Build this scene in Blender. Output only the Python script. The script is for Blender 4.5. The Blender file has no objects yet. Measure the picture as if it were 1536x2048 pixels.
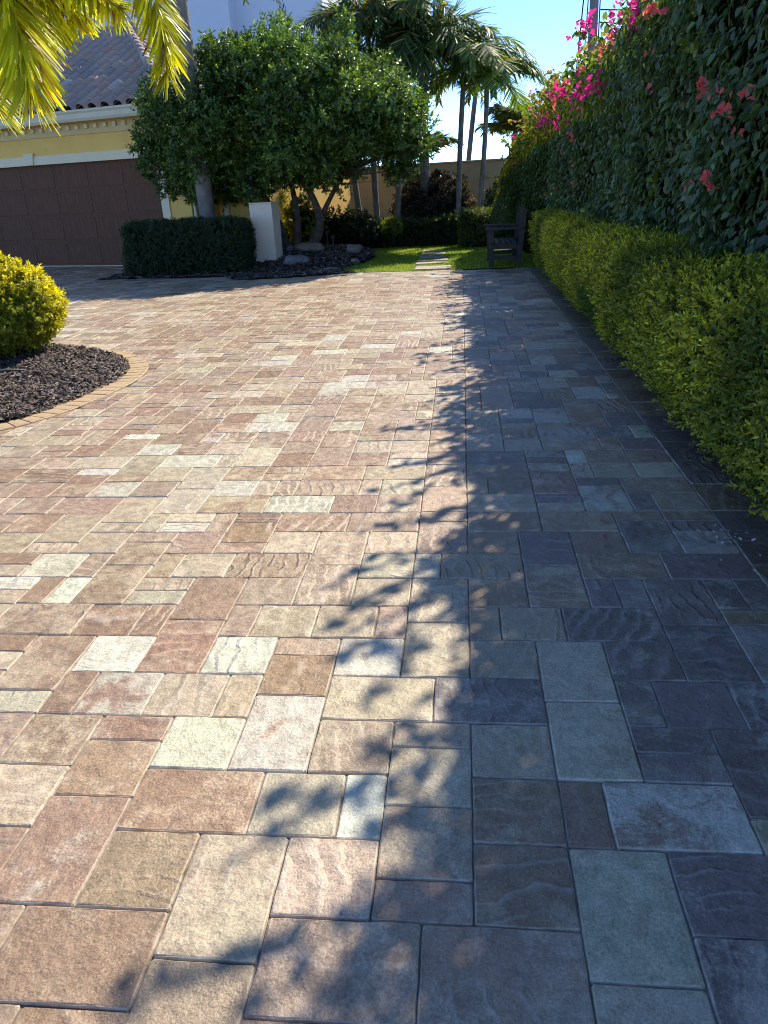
import bpy, bmesh, math, random
import numpy as np
from mathutils import Vector, Matrix
random.seed(7); rng = np.random.default_rng(11)
scene = bpy.context.scene
COL = scene.collection
rad = math.radians
# ------------------------------------------------------------------ camera
CAM_H = 1.5; FPX = 1540.0
def cam_basis(pitch=rad(23.08), yaw=rad(6.39), roll=rad(-2.81)):
    f = np.array([-math.sin(yaw)*math.cos(pitch), math.cos(yaw)*math.cos(pitch), -math.sin(pitch)])
    rt = np.array([math.cos(yaw), math.sin(yaw), 0]); up = np.cross(rt, f)
    return math.cos(roll)*rt+math.sin(roll)*up, -math.sin(roll)*rt+math.cos(roll)*up, f
RT, UP, FW = cam_basis()
cd = bpy.data.cameras.new('camera'); cam = bpy.data.objects.new('camera', cd); COL.objects.link(cam)
cd.sensor_fit = 'VERTICAL'; cd.sensor_height = 36; cd.sensor_width = 27; cd.lens = FPX/2048*36
cd.clip_start = .05; cd.clip_end = 2000
M4 = Matrix(((RT[0], UP[0], -FW[0], 0), (RT[1], UP[1], -FW[1], 0), (RT[2], UP[2], -FW[2], CAM_H), (0, 0, 0, 1)))
cam.matrix_world = M4
scene.camera = cam
def proj(P):
    d = np.asarray(P, float)-np.array([0, 0, CAM_H]); z = d@FW
    return 768+FPX*(d@RT)/z, 1024-FPX*(d@UP)/z, z
def ray(x, y):
    d = FW*FPX+RT*(x-768)-UP*(y-1024); return d/np.linalg.norm(d)
def at_y(x, y, Y):
    d = ray(x, y); return d*(Y/d[1])+np.array([0, 0, CAM_H])
def gnd(x, y, z=0):
    d = ray(x, y); return d*((z-CAM_H)/d[2])+np.array([0, 0, CAM_H])
# ------------------------------------------------------------------ sky, sun, exposure
SUN_AZ, SUN_EL = rad(30), rad(41)
world = bpy.data.worlds.new('World'); scene.world = world; world.use_nodes = True
wn = world.node_tree.nodes; wl = world.node_tree.links
bg = wn['Background']; sky = wn.new('ShaderNodeTexSky'); sky.sky_type = 'NISHITA'; sky.sun_disc = False
sky.sun_elevation = SUN_EL; sky.sun_rotation = SUN_AZ; sky.air_density = .55; sky.dust_density = 0.0; sky.ozone_density = 5.0; sky.altitude = 3000
wl.new(sky.outputs[0], bg.inputs[0]); bg.inputs[1].default_value = .15
sd = bpy.data.lights.new('sun', 'SUN'); sun = bpy.data.objects.new('sun', sd); COL.objects.link(sun)
sd.energy = 3.2; sd.angle = rad(.55); sd.color = (1, .895, .75)
S = Vector((math.sin(SUN_AZ)*math.cos(SUN_EL), math.cos(SUN_AZ)*math.cos(SUN_EL), math.sin(SUN_EL)))
sun.rotation_euler = S.to_track_quat('Z', 'Y').to_euler(); sun.location = (20, 40, 40)
scene.view_settings.view_transform = 'Standard'; scene.view_settings.look = 'None'
scene.view_settings.exposure = 1.42; scene.view_settings.gamma = 1; scene.view_settings.use_curve_mapping = False
scene.cycles.filter_width = 1.0; scene.cycles.max_bounces = 8; scene.cycles.transparent_max_bounces = 8
# ------------------------------------------------------------------ helpers
def tag(o, label=None, cat=None, group=None, kind=None):
    if label: o['label'] = label
    if cat: o['category'] = cat
    if group: o['group'] = group
    if kind: o['kind'] = kind
    return o
def empty(name, loc=(0, 0, 0), rz=0, parent=None):
    o = bpy.data.objects.new(name, None); COL.objects.link(o); o.location = loc; o.rotation_euler = (0, 0, rz)
    o.empty_display_size = .1
    if parent: o.parent = parent
    return o
def link(name, me, mat=None, parent=None):
    o = bpy.data.objects.new(name, me); COL.objects.link(o)
    if mat and not me.materials: me.materials.append(mat)
    if parent: o.parent = parent
    return o
def arrmesh(name, V, F, attrs=None, smooth=False):
    """V (n,3) array, F (m,k) index array, attrs {name:(n,4)}"""
    V = np.ascontiguousarray(V, np.float32); F = np.ascontiguousarray(F, np.int32); k = F.shape[1]
    me = bpy.data.meshes.new(name)
    me.vertices.add(len(V)); me.vertices.foreach_set('co', V.ravel())
    me.loops.add(F.size); me.loops.foreach_set('vertex_index', F.ravel())
    me.polygons.add(len(F)); me.polygons.foreach_set('loop_start', np.arange(0, F.size, k, dtype=np.int32))
    me.polygons.foreach_set('loop_total', np.full(len(F), k, np.int32))
    if smooth: me.polygons.foreach_set('use_smooth', np.ones(len(F), bool))
    for n, a in (attrs or {}).items():
        at = me.attributes.new(n, 'FLOAT_COLOR', 'POINT'); at.data.foreach_set('color', np.ascontiguousarray(a, np.float32).ravel())
    me.update(calc_edges=True); me.validate()
    return me
class MB:
    """collects simple shapes into one mesh"""
    def __init__(s): s.v = []; s.f = []
    def add(s, V, F):
        n = len(s.v); s.v += [tuple(p) for p in V]; s.f += [tuple(i+n for i in f) for f in F]; return s
    def box(s, a, b, bev=0):
        x0, y0, z0 = a; x1, y1, z1 = b
        if bev <= 0:
            V = [(x0,y0,z0),(x1,y0,z0),(x1,y1,z0),(x0,y1,z0),(x0,y0,z1),(x1,y0,z1),(x1,y1,z1),(x0,y1,z1)]
            return s.add(V, [(3,2,1,0),(4,5,6,7),(0,1,5,4),(1,2,6,5),(2,3,7,6),(3,0,4,7)])
        bm = bmesh.new(); bmesh.ops.create_cube(bm, size=1)
        for v in bm.verts: v.co = Vector((x0+(v.co.x+.5)*(x1-x0), y0+(v.co.y+.5)*(y1-y0), z0+(v.co.z+.5)*(z1-z0)))
        bmesh.ops.bevel(bm, geom=list(bm.edges), offset=bev, segments=2, affect='EDGES', profile=.6)
        bm.verts.index_update(); s.add([v.co[:] for v in bm.verts], [[v.index for v in f.verts] for f in bm.faces]); bm.free(); return s
    def tube(s, pts, rs, n=8, cap=True):
        pts = [Vector(p) for p in pts]; V = []; F = []
        ref = Vector((0.31, .83, .46)).normalized()
        for k, p in enumerate(pts):
            d = (pts[min(k+1, len(pts)-1)]-pts[max(k-1, 0)]).normalized()
            a = d.cross(ref); a.normalize(); b = d.cross(a)
            r = rs[k] if hasattr(rs, '__len__') else rs
            for j in range(n):
                t = 2*math.pi*j/n; V.append(p+a*math.cos(t)*r+b*math.sin(t)*r)
        for k in range(len(pts)-1):
            for j in range(n):
                F.append((k*n+j, k*n+(j+1) % n, (k+1)*n+(j+1) % n, (k+1)*n+j))
        if cap: F.append(tuple(range(n))[::-1]); F.append(tuple((len(pts)-1)*n+j for j in range(n)))
        return s.add(V, F)
    def build(s, name, mat, parent=None, smooth=False):
        me = bpy.data.meshes.new(name); me.from_pydata(s.v, [], s.f); me.update()
        bm = bmesh.new(); bm.from_mesh(me); bmesh.ops.recalc_face_normals(bm, faces=list(bm.faces)); bm.to_mesh(me); bm.free()
        if smooth:
            for p in me.polygons: p.use_smooth = True
        return link(name, me, mat, parent)
def hash3(i, j, k):
    h = (i.astype(np.int64)*374761393+j.astype(np.int64)*668265263+k.astype(np.int64)*2147483647) & 0x7fffffff
    h = ((h ^ (h >> 13))*1274126177) & 0x7fffffff
    return ((h ^ (h >> 16)) & 0xffff)/65535.0
def vnoise(P, sc=1.0):
    P = np.asarray(P, float)*sc+100.37; I = np.floor(P).astype(np.int64); f = P-I; f = f*f*(3-2*f); r = 0
    for a in (0, 1):
        for b in (0, 1):
            for c in (0, 1):
                w = (f[:, 0] if a else 1-f[:, 0])*(f[:, 1] if b else 1-f[:, 1])*(f[:, 2] if c else 1-f[:, 2])
                r = r+w*hash3(I[:, 0]+a, I[:, 1]+b, I[:, 2]+c)
    return r*2-1
def norm(A): return A/np.maximum(np.linalg.norm(A, axis=1, keepdims=True), 1e-9)
def rvec(n): return norm(rng.normal(size=(n, 3)))
# ------------------------------------------------------------------ materials
def newmat(name):
    m = bpy.data.materials.new(name); m.use_nodes = True; nt = m.node_tree
    return m, nt, nt.nodes['Principled BSDF'], nt.nodes['Material Output']
def nd(nt, typ, **kw):
    n = nt.nodes.new(typ)
    for k, v in kw.items():
        if k.startswith('i_'): n.inputs[k[2:].replace('_', ' ')].default_value = v
        else: setattr(n, k, v)
    return n
def mixc(nt, fac, a, b, mode='MIX'):
    n = nt.nodes.new('ShaderNodeMix'); n.data_type = 'RGBA'; n.blend_type = mode
    for sock, v in ((0, fac), (6, a), (7, b)):
        if hasattr(v, 'is_linked'): nt.links.new(v, n.inputs[sock])
        elif sock == 0: n.inputs[0].default_value = v
        else: n.inputs[sock].default_value = tuple(v)+(1,) if len(v) == 3 else v
    return n.outputs[2]
def noise(nt, vec, scale, detail=4, rough=.55, dist=0):
    n = nd(nt, 'ShaderNodeTexNoise'); n.inputs['Scale'].default_value = scale; n.inputs['Detail'].default_value = detail
    n.inputs['Roughness'].default_value = rough; n.inputs['Distortion'].default_value = dist
    if vec is not None: nt.links.new(vec, n.inputs['Vector'])
    return n.outputs[0]
def ramp(nt, x, lo, hi, a=0., b=1.):
    n = nd(nt, 'ShaderNodeMapRange'); n.interpolation_type = 'SMOOTHSTEP'; nt.links.new(x, n.inputs[0])
    for i, v in ((1, lo), (2, hi), (3, a), (4, b)):
        if hasattr(v, 'is_linked'): nt.links.new(v, n.inputs[i])
        else: n.inputs[i].default_value = v
    return n.outputs[0]
def math_(nt, op, a, b=None):
    n = nd(nt, 'ShaderNodeMath', operation=op)
    for i, v in ((0, a), (1, b)):
        if v is None: continue
        if hasattr(v, 'is_linked'): nt.links.new(v, n.inputs[i])
        else: n.inputs[i].default_value = v
    return n.outputs[0]
def bump(nt, h, strength, dist, nrm=None):
    b = nd(nt, 'ShaderNodeBump'); b.inputs['Strength'].default_value = strength; b.inputs['Distance'].default_value = dist
    nt.links.new(h, b.inputs['Height'])
    if nrm is not None: nt.links.new(nrm, b.inputs['Normal'])
    return b.outputs[0]
def surf(name, c1, c2, scale=3., rough=.8, bscale=60, bstr=.3, bdist=.01, spec=.3, c3=None, s3=30):
    """plain procedural surface: two tones by noise plus fine relief"""
    m, nt, p, o = newmat(name); tc = nd(nt, 'ShaderNodeTexCoord').outputs['Object']
    col = mixc(nt, ramp(nt, noise(nt, tc, scale, 5, .6), .35, .65), c1, c2)
    if c3: col = mixc(nt, ramp(nt, noise(nt, tc, s3, 4, .6), .55, .7), col, c3)
    nt.links.new(col, p.inputs['Base Color']); p.inputs['Roughness'].default_value = rough
    p.inputs['Specular IOR Level'].default_value = spec
    nt.links.new(bump(nt, noise(nt, tc, bscale, 5, .6), bstr, bdist), p.inputs['Normal'])
    return m
def leafmat(name, trans=.4, rough=.42, spec=.35, tint=(1.25, 1.25, .45)):
    m, nt, p, o = newmat(name); at = nd(nt, 'ShaderNodeAttribute', attribute_name='col').outputs['Color']
    nt.links.new(at, p.inputs['Base Color']); p.inputs['Roughness'].default_value = rough; p.inputs['Specular IOR Level'].default_value = spec
    tr = nd(nt, 'ShaderNodeBsdfTranslucent'); nt.links.new(mixc(nt, 1., at, tint, 'MULTIPLY'), tr.inputs[0])
    mx = nd(nt, 'ShaderNodeMixShader'); mx.inputs[0].default_value = trans
    nt.links.new(p.outputs[0], mx.inputs[1]); nt.links.new(tr.outputs[0], mx.inputs[2]); nt.links.new(mx.outputs[0], o.inputs[0])
    return m
def pavermat():
    m, nt, p, o = newmat('paver_stone'); L = nt.links
    A = nd(nt, 'ShaderNodeAttribute', attribute_name='tA').outputs['Color']; B = nd(nt, 'ShaderNodeAttribute', attribute_name='tB').outputs['Color']
    Pn = nd(nt, 'ShaderNodeAttribute', attribute_name='tP'); sp = nd(nt, 'ShaderNodeSeparateColor'); L.new(Pn.outputs['Color'], sp.inputs[0])
    seed, blend, rot = sp.outputs[0], sp.outputs[1], sp.outputs[2]; amp = Pn.outputs['Alpha']
    pos = nd(nt, 'ShaderNodeNewGeometry').outputs['Position']
    vr = nd(nt, 'ShaderNodeVectorRotate', rotation_type='Z_AXIS'); L.new(pos, vr.inputs['Vector']); L.new(math_(nt, 'MULTIPLY', rot, 6.2832), vr.inputs['Angle'])
    cb = nd(nt, 'ShaderNodeCombineXYZ'); s = math_(nt, 'MULTIPLY', seed, 97.3); L.new(s, cb.inputs[0]); L.new(math_(nt, 'MULTIPLY', seed, 53.7), cb.inputs[1]); L.new(math_(nt, 'MULTIPLY', seed, 31.1), cb.inputs[2])
    va = nd(nt, 'ShaderNodeVectorMath', operation='ADD'); L.new(vr.outputs[0], va.inputs[0]); L.new(cb.outputs[0], va.inputs[1]); v = va.outputs[0]
    n1 = noise(nt, v, 6.5, 8, .68, .5)
    lo = math_(nt, 'SUBTRACT', 1.0, blend)
    grit = noise(nt, v, 120, 3, .7)
    n1 = math_(nt, 'ADD', n1, math_(nt, 'MULTIPLY', math_(nt, 'SUBTRACT', grit, .5), .34))
    fac = ramp(nt, n1, math_(nt, 'SUBTRACT', lo, .10), math_(nt, 'ADD', lo, .10))
    col = mixc(nt, fac, A, B)
    grime = noise(nt, pos, .9, 5, .6); col = mixc(nt, ramp(nt, grime, .35, .75, 0, .22), col, (.72, .70, .70), 'MULTIPLY')
    mot = noise(nt, v, 22, 6, .65); col = mixc(nt, 1., col, mixc(nt, ramp(nt, mot, .3, .7), (.80, .785, .77), (1.16, 1.15, 1.14)), 'MULTIPLY')
    fine = noise(nt, v, 150, 4, .75); col = mixc(nt, 1., col, mixc(nt, ramp(nt, fine, .34, .66), (.76, .75, .74), (1.20, 1.20, 1.20)), 'MULTIPLY')
    spk = nd(nt, 'ShaderNodeTexVoronoi'); spk.inputs['Scale'].default_value = 105; L.new(v, spk.inputs['Vector'])
    sps = nd(nt, 'ShaderNodeSeparateColor'); L.new(spk.outputs['Color'], sps.inputs[0])
    sm = math_(nt, 'MULTIPLY', ramp(nt, spk.outputs['Distance'], .18, .34, 1, 0), math_(nt, 'GREATER_THAN', sps.outputs[0], .86))
    col = mixc(nt, math_(nt, 'MULTIPLY', sm, .18), col, (.78, .72, .62))
    pore = nd(nt, 'ShaderNodeTexVoronoi'); pore.inputs['Scale'].default_value = 70; L.new(v, pore.inputs['Vector'])
    pm = ramp(nt, pore.outputs['Distance'], .05, .16, 1, 0); pm = math_(nt, 'MULTIPLY', pm, ramp(nt, noise(nt, v, 9, 3), .45, .62))
    col = mixc(nt, math_(nt, 'MULTIPLY', pm, .55), col, (.10, .08, .07))
    # cleft ridges
    w = nd(nt, 'ShaderNodeTexWave', wave_type='BANDS', bands_direction='X', wave_profile='SAW')
    vs = nd(nt, 'ShaderNodeVectorMath', operation='SCALE'); L.new(v, vs.inputs[0]); L.new(ramp(nt, seed, 0., 1., .55, 1.5), vs.inputs['Scale']); L.new(vs.outputs[0], w.inputs['Vector'])
    w.inputs['Scale'].default_value = 4.2; w.inputs['Distortion'].default_value = 7.; w.inputs['Detail'].default_value = 3; w.inputs['Detail Scale'].default_value = 1.1; w.inputs['Detail Roughness'].default_value = .55
    rm = math_(nt, 'MULTIPLY', ramp(nt, noise(nt, v, 4.5, 2), .36, .62), amp)
    wf = w.outputs['Fac']; asy = math_(nt, 'MINIMUM', math_(nt, 'DIVIDE', wf, .76), math_(nt, 'DIVIDE', math_(nt, 'SUBTRACT', 1., wf), .24))
    ridge = math_(nt, 'MULTIPLY', asy, rm)
    crest = math_(nt, 'MULTIPLY', ramp(nt, asy, .72, .98), rm)
    col = mixc(nt, math_(nt, 'MULTIPLY', crest, .30), col, (.74, .68, .60))
    ed = nd(nt, 'ShaderNodeAttribute', attribute_name='tE').outputs['Fac']
    col = mixc(nt, math_(nt, 'MULTIPLY', ed, ramp(nt, noise(nt, pos, 14, 3), .3, .6, .1, .55)), col, (.62, .56, .48))
    L.new(col, p.inputs['Base Color'])
    rg = ramp(nt, mot, .3, .7, .34, .52); L.new(rg, p.inputs['Roughness']); p.inputs['Specular IOR Level'].default_value = .5
    b1 = bump(nt, ridge, 1., .0062); b2 = bump(nt, mot, .8, .013, b1); b3 = bump(nt, fine, .5, .0024, b2)
    b4 = bump(nt, pm, -.35, .002, b3); L.new(b4, p.inputs['Normal'])
    return m
MAT_PAVER = pavermat()
MAT_SAND = surf('joint_sand', (.30, .26, .21), (.17, .145, .12), 8, .95, 300, .6, .004, .1)
MAT_SOIL = surf('soil', (.05, .038, .03), (.028, .022, .018), 6, .95, 90, .8, .02, .1)
MAT_GROUND = surf('ground_earth', (.10, .11, .05), (.07, .06, .04), 1.5, .95, 40, .6, .02, .1)
# ------------------------------------------------------------------ ground and driveway
def sheet(name, poly, z, mat, label, cat, res=None):
    me = bpy.data.meshes.new(name); me.from_pydata([(x, y, z) for x, y in poly], [], [tuple(range(len(poly)))]); me.update()
    o = link(name, me, mat); tag(o, label, cat, kind='structure'); return o
sheet('ground', [(-400, -60), (400, -60), (400, 700), (-400, 700)], -.045, MAT_GROUND, 'bare earth ground beyond and below the garden', 'ground')
U = .1148; X0 = -.44; Y0 = 1.2
SEAM = 4; IR = 14
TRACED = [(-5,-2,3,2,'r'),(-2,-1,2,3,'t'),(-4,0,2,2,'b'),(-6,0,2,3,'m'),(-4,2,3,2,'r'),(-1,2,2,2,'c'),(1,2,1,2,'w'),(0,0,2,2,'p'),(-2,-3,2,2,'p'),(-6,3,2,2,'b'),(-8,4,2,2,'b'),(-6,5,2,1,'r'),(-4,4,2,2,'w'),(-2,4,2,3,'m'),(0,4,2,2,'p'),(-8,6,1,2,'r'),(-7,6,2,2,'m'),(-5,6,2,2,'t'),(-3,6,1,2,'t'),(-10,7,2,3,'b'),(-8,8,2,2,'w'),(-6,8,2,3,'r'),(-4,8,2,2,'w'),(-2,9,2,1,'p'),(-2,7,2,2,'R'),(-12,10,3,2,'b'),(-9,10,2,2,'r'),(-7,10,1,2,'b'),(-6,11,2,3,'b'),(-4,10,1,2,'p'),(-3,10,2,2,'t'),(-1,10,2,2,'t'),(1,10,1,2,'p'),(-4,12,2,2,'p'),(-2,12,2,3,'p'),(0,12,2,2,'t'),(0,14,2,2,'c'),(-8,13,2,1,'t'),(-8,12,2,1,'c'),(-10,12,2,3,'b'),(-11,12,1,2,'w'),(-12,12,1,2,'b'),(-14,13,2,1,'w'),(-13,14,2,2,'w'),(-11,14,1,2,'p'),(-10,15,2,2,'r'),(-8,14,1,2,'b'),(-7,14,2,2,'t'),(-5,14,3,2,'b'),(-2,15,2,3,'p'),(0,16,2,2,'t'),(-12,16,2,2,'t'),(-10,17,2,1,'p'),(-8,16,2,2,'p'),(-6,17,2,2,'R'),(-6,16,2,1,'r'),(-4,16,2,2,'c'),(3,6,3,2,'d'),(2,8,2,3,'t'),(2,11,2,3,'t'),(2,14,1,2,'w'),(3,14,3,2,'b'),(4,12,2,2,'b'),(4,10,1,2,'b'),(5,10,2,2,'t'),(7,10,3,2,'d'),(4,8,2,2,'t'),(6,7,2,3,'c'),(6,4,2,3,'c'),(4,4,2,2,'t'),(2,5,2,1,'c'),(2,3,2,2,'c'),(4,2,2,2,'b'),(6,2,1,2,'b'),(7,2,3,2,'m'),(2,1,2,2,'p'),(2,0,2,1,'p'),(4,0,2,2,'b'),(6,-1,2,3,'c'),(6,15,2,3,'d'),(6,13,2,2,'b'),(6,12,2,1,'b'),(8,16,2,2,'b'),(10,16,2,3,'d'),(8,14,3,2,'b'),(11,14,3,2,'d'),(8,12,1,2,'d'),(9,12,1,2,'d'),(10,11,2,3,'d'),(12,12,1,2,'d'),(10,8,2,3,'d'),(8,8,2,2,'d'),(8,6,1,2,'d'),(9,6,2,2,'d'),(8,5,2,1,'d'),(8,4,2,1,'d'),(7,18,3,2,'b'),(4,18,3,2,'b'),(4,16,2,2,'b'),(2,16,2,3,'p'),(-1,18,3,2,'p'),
 (0,-2,3,2,'p'),(3,-2,3,2,'p'),(8,0,3,2,'d'),(8,-2,2,2,'d'),(6,-3,2,2,'c'),(10,3,2,3,'d'),(0,8,2,2,'w'),(0,6,3,2,'t'),(-7,-2,2,2,'p'),(-8,2,2,2,'t')]
PAL = {'r': ((.285,.178,.118),(.43,.325,.235)), 'R': ((.30,.185,.115),(.39,.28,.195)), 'b': ((.295,.198,.13),(.43,.33,.235)), 'p': ((.335,.235,.172),(.455,.355,.27)),
       't': ((.39,.305,.215),(.49,.405,.305)), 'c': ((.455,.395,.295),(.41,.31,.225)), 'w': ((.56,.525,.44),(.49,.435,.345)), 'm': ((.50,.445,.37),(.30,.192,.138)), 'd': ((.205,.148,.132),(.36,.305,.265))}  # 'd': rose and brown tones darkened, shade put into the colour
PAL = {k_: tuple((c_[0]*1.0, c_[1]*1.045, c_[2]*.98) for c_ in v_) for k_, v_ in PAL.items()}
THR = {'r': .47, 'R': .34, 'b': .46, 'p': .46, 't': .46, 'c': .40, 'w': .42, 'm': .47, 'd': .42}
ISL_OUT = [(-9.5,4.35),(-6.0,4.30),(-4.6,4.38),(-3.75,4.66),(-3.29,5.0),(-3.06,5.33),(-2.92,5.9),(-2.86,6.45),(-2.95,7.0),(-3.22,7.48),(-3.62,7.84),(-4.3,8.20),(-5.2,8.45),(-6.4,8.6),(-9.5,8.7)]
def inpoly(x, y, P):
    c = False; j = len(P)-1
    for i in range(len(P)):
        if (P[i][1] > y) != (P[j][1] > y) and x < (P[j][0]-P[i][0])*(y-P[i][1])/(P[j][1]-P[i][1])+P[i][0]: c = not c
        j = i
    return c
DRIVE = [(1.19,.3),(1.19,14.62),(-.9,14.64),(-2.05,14.78),(-3.0,14.45),(-4.0,14.25),(-4.6,15.0),(-7.0,15.2),(-7.4,19.4),(-13.5,21.6),(-13.5,.3)]
tiles = []; occ = set()
WHITE = [gnd(x, y)[:2] for x, y in ((370,1045),(510,975),(490,862),(305,877),(380,922),(305,908),(190,947),(735,762),(840,668),(520,727),(650,1005),(75,1128),(120,1178),(690,672),(560,712),(860,700))]
for t in TRACED:
    cells = [(i, j) for i in range(t[0], t[0]+t[2]) for j in range(t[1], t[1]+t[3])]
    if any(c in occ for c in cells): continue
    occ.update(cells); tiles.append(list(t))
trand = random.Random(5)
IMIN, JMAX = -112, 176
def free(i, j): return (i, j) not in occ and i < IR
def put(i, j, w, h):
    for a in range(w):
        for b in range(h): occ.add((i+a, j+b))
    tiles.append([i, j, w, h, None])
for j in range(-8, JMAX, 2):
    i = IMIN
    while i < IR:
        f0, f1 = free(i, j), free(i, j+1)
        if not f0 and not f1: i += 1; continue
        lim = SEAM if i < SEAM and j >= -1 else IR
        if f0 != f1:
            jj = j if f0 else j+1
            w = 2 if i+1 < lim and free(i+1, jj) and not free(i+1, 2*j+1-jj) else 1
            put(i, jj, w, 1); i += w; continue
        run = 0
        while i+run < lim and free(i+run, j) and free(i+run, j+1): run += 1
        r = trand.random()
        if run >= 2 and r < .15 and all(free(i+a, j+b) for a in (0, 1) for b in range(2, 4)):
            if r < .05 and all(free(i+a, j+b) for a in (0, 1) for b in (4, 5)): put(i, j, 2, 3); put(i, j+3, 2, 3)
            elif r < .10: put(i, j, 2, 3); put(i, j+3, 2, 1)
            else: put(i, j, 2, 1); put(i, j+1, 2, 3)
            i += 2; continue
        if run >= 2 and r < .24: put(i, j, 2, 1); put(i, j+1, 2, 1); i += 2; continue
        w = trand.choices((1, 2, 3), (.16, .56, .28))[0]; w = min(w, run)
        if run-w == 1 and trand.random() < .7: w = min(run, 3) if run <= 3 else max(1, w-1)
        put(i, j, w, 2); i += w
def tile_mesh_data(x0, x1, y0, y1, near, seed):
    """one paver: bottom ring, rounded shoulder, slightly uneven top"""
    r = np.random.default_rng(seed); g = .0008+r.uniform(0, .0008)
    x0 += g; x1 -= g; y0 += g; y1 -= g
    c = .0045 if near else .004; out = []
    ns = 5 if near else 1
    def edge(a, b):
        for k in range(ns):
            t = k/ns; out.append((a[0]+(b[0]-a[0])*t, a[1]+(b[1]-a[1])*t))
    cs = [(x0+c, y0), (x1-c, y0), (x1, y0+c), (x1, y1-c), (x1-c, y1), (x0+c, y1), (x0, y1-c), (x0, y0+c)]
    for k in range(8):
        if k % 2 == 0: edge(cs[k], cs[k+1])
        else: out.append(cs[k])
    O = np.array(out); n = len(O); C = np.array([(x0+x1)/2, (y0+y1)/2])
    if near: O = O+r.normal(size=O.shape)*.0008
    dz = r.normal()*.0011; tx, ty = r.normal(size=2)*.006
    H = np.array([(x1-x0)/2, (y1-y0)/2])
    def ring(inset, z, jit):
        Q = C+(O-C)*(1-inset/H); zz = dz+z+(Q-C)@np.array([tx, ty])+(r.normal(size=n)*jit if near else 0)
        return np.column_stack([Q, np.broadcast_to(zz, (n,))])
    rings = [ring(0, -.03, 0), ring(0, -.0085, .0004), ring(.0018, -.0022, .0005), ring(.0052, 0., .0004)] if near else [ring(0, -.02, 0), ring(0, -.005, 0), ring(.0035, 0, 0)]
    V = np.vstack(rings); F = []
    for k in range(len(rings)-1):
        for a in range(n): F.append((k*n+a, k*n+(a+1) % n, (k+1)*n+(a+1) % n, (k+1)*n+a))
    F.append(tuple((len(rings)-1)*n+a for a in range(n)))
    E = np.zeros((len(V), 4)); E[:, 3] = 1; E[n:3*n if near else 2*n, :3] = 1
    return V, F, E
def tile_attr(t, key):
    r = np.random.default_rng(key); A, B = (np.array(c) for c in PAL[t[4]])
    A = A*np.exp(r.normal()*.07)*np.exp(r.normal(size=3)*.022); B = B*np.exp(r.normal()*.07)*np.exp(r.normal(size=3)*.022)
    rot = (0 if r.random() < .62 else .25)+r.normal()*.025+(.5 if r.random() < .5 else 0)
    amp = .08 if r.random() < .34 else r.uniform(.25, .85)
    if t[4] == 'R': amp = 1.; rot = 0.
    return np.array([*A, 1]), np.array([*B, 1]), np.array([r.random(), THR[t[4]]+r.normal()*.065, rot % 1, amp])
live = []
for k, t in enumerate(tiles):
    i, j, w, h, c = t
    x0, x1, y0, y1 = X0+i*U, X0+(i+w)*U, Y0+j*U, Y0+(j+h)*U
    cx, cy = (x0+x1)/2, (y0+y1)/2
    if not inpoly(cx, cy, DRIVE) or cy < .35: continue
    if inpoly(cx, cy, [(a-.08, b) for a, b in ISL_OUT]): continue
    px, py, z = proj((cx, cy, 0))
    if z < .2 or px < -250 or px > 1850 or py > 2500: continue
    if c is None:
        rr = trand.random()
        c = trand.choices('rbptcwm', (.20,.24,.26,.17,.065,.015,.05))[0]
        if cx > .15 and rr < .35: c = 'd'  # shade-darkened tone painted on part of the vine side
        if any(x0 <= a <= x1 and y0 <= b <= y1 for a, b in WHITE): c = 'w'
        t[4] = c
    vis = 0 <= px < 1536 and 0 <= py < 2100
    live.append(((w*h/z**3 if vis else 0), k, t, (x0, x1, y0, y1)))
live.sort(key=lambda q: -q[0])
drive = sheet('driveway', DRIVE, -.0085, MAT_SAND, 'wide driveway of rose, tan and cream stone pavers', 'driveway')
FV, FF, FA, FB, FP, FE = [], [], [], [], [], []; nv = 0
def push(V, F, A, B, P, E):
    global nv
    FV.append(V); FF.extend([tuple(a+nv for a in f) for f in F]); n = len(V); nv += n
    FA.append(np.tile(A, (n, 1))); FB.append(np.tile(B, (n, 1))); FP.append(np.tile(P, (n, 1))); FE.append(E)
def pymesh(name, V, F, attrs):
    me = bpy.data.meshes.new(name); me.from_pydata(V.tolist() if hasattr(V, 'tolist') else V, [], F)
    for nme, a in attrs.items():
        at = me.attributes.new(nme, 'FLOAT_COLOR', 'POINT'); at.data.foreach_set('color', np.ascontiguousarray(a, np.float32).ravel())
    me.update(); return me
for n, (pr, k, t, (x0, x1, y0, y1)) in enumerate(live):
    A, B, P = tile_attr(t, 1000+k)
    if n < 300:
        V, F, E = tile_mesh_data(x0, x1, y0, y1, True, k); cx, cy = (x0+x1)/2, (y0+y1)/2
        V = V-np.array([cx, cy, 0]); m = len(V)
        o = link('paver', pymesh('paver', V, F, {'tA': np.tile(A, (m, 1)), 'tB': np.tile(B, (m, 1)), 'tP': np.tile(P, (m, 1)), 'tE': E}), MAT_PAVER, drive)
        o.location = (cx, cy, 0)
    else:
        V, F, E = tile_mesh_data(x0, x1, y0, y1, n < 900, k); push(V, F, A, B, P, E)
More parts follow.
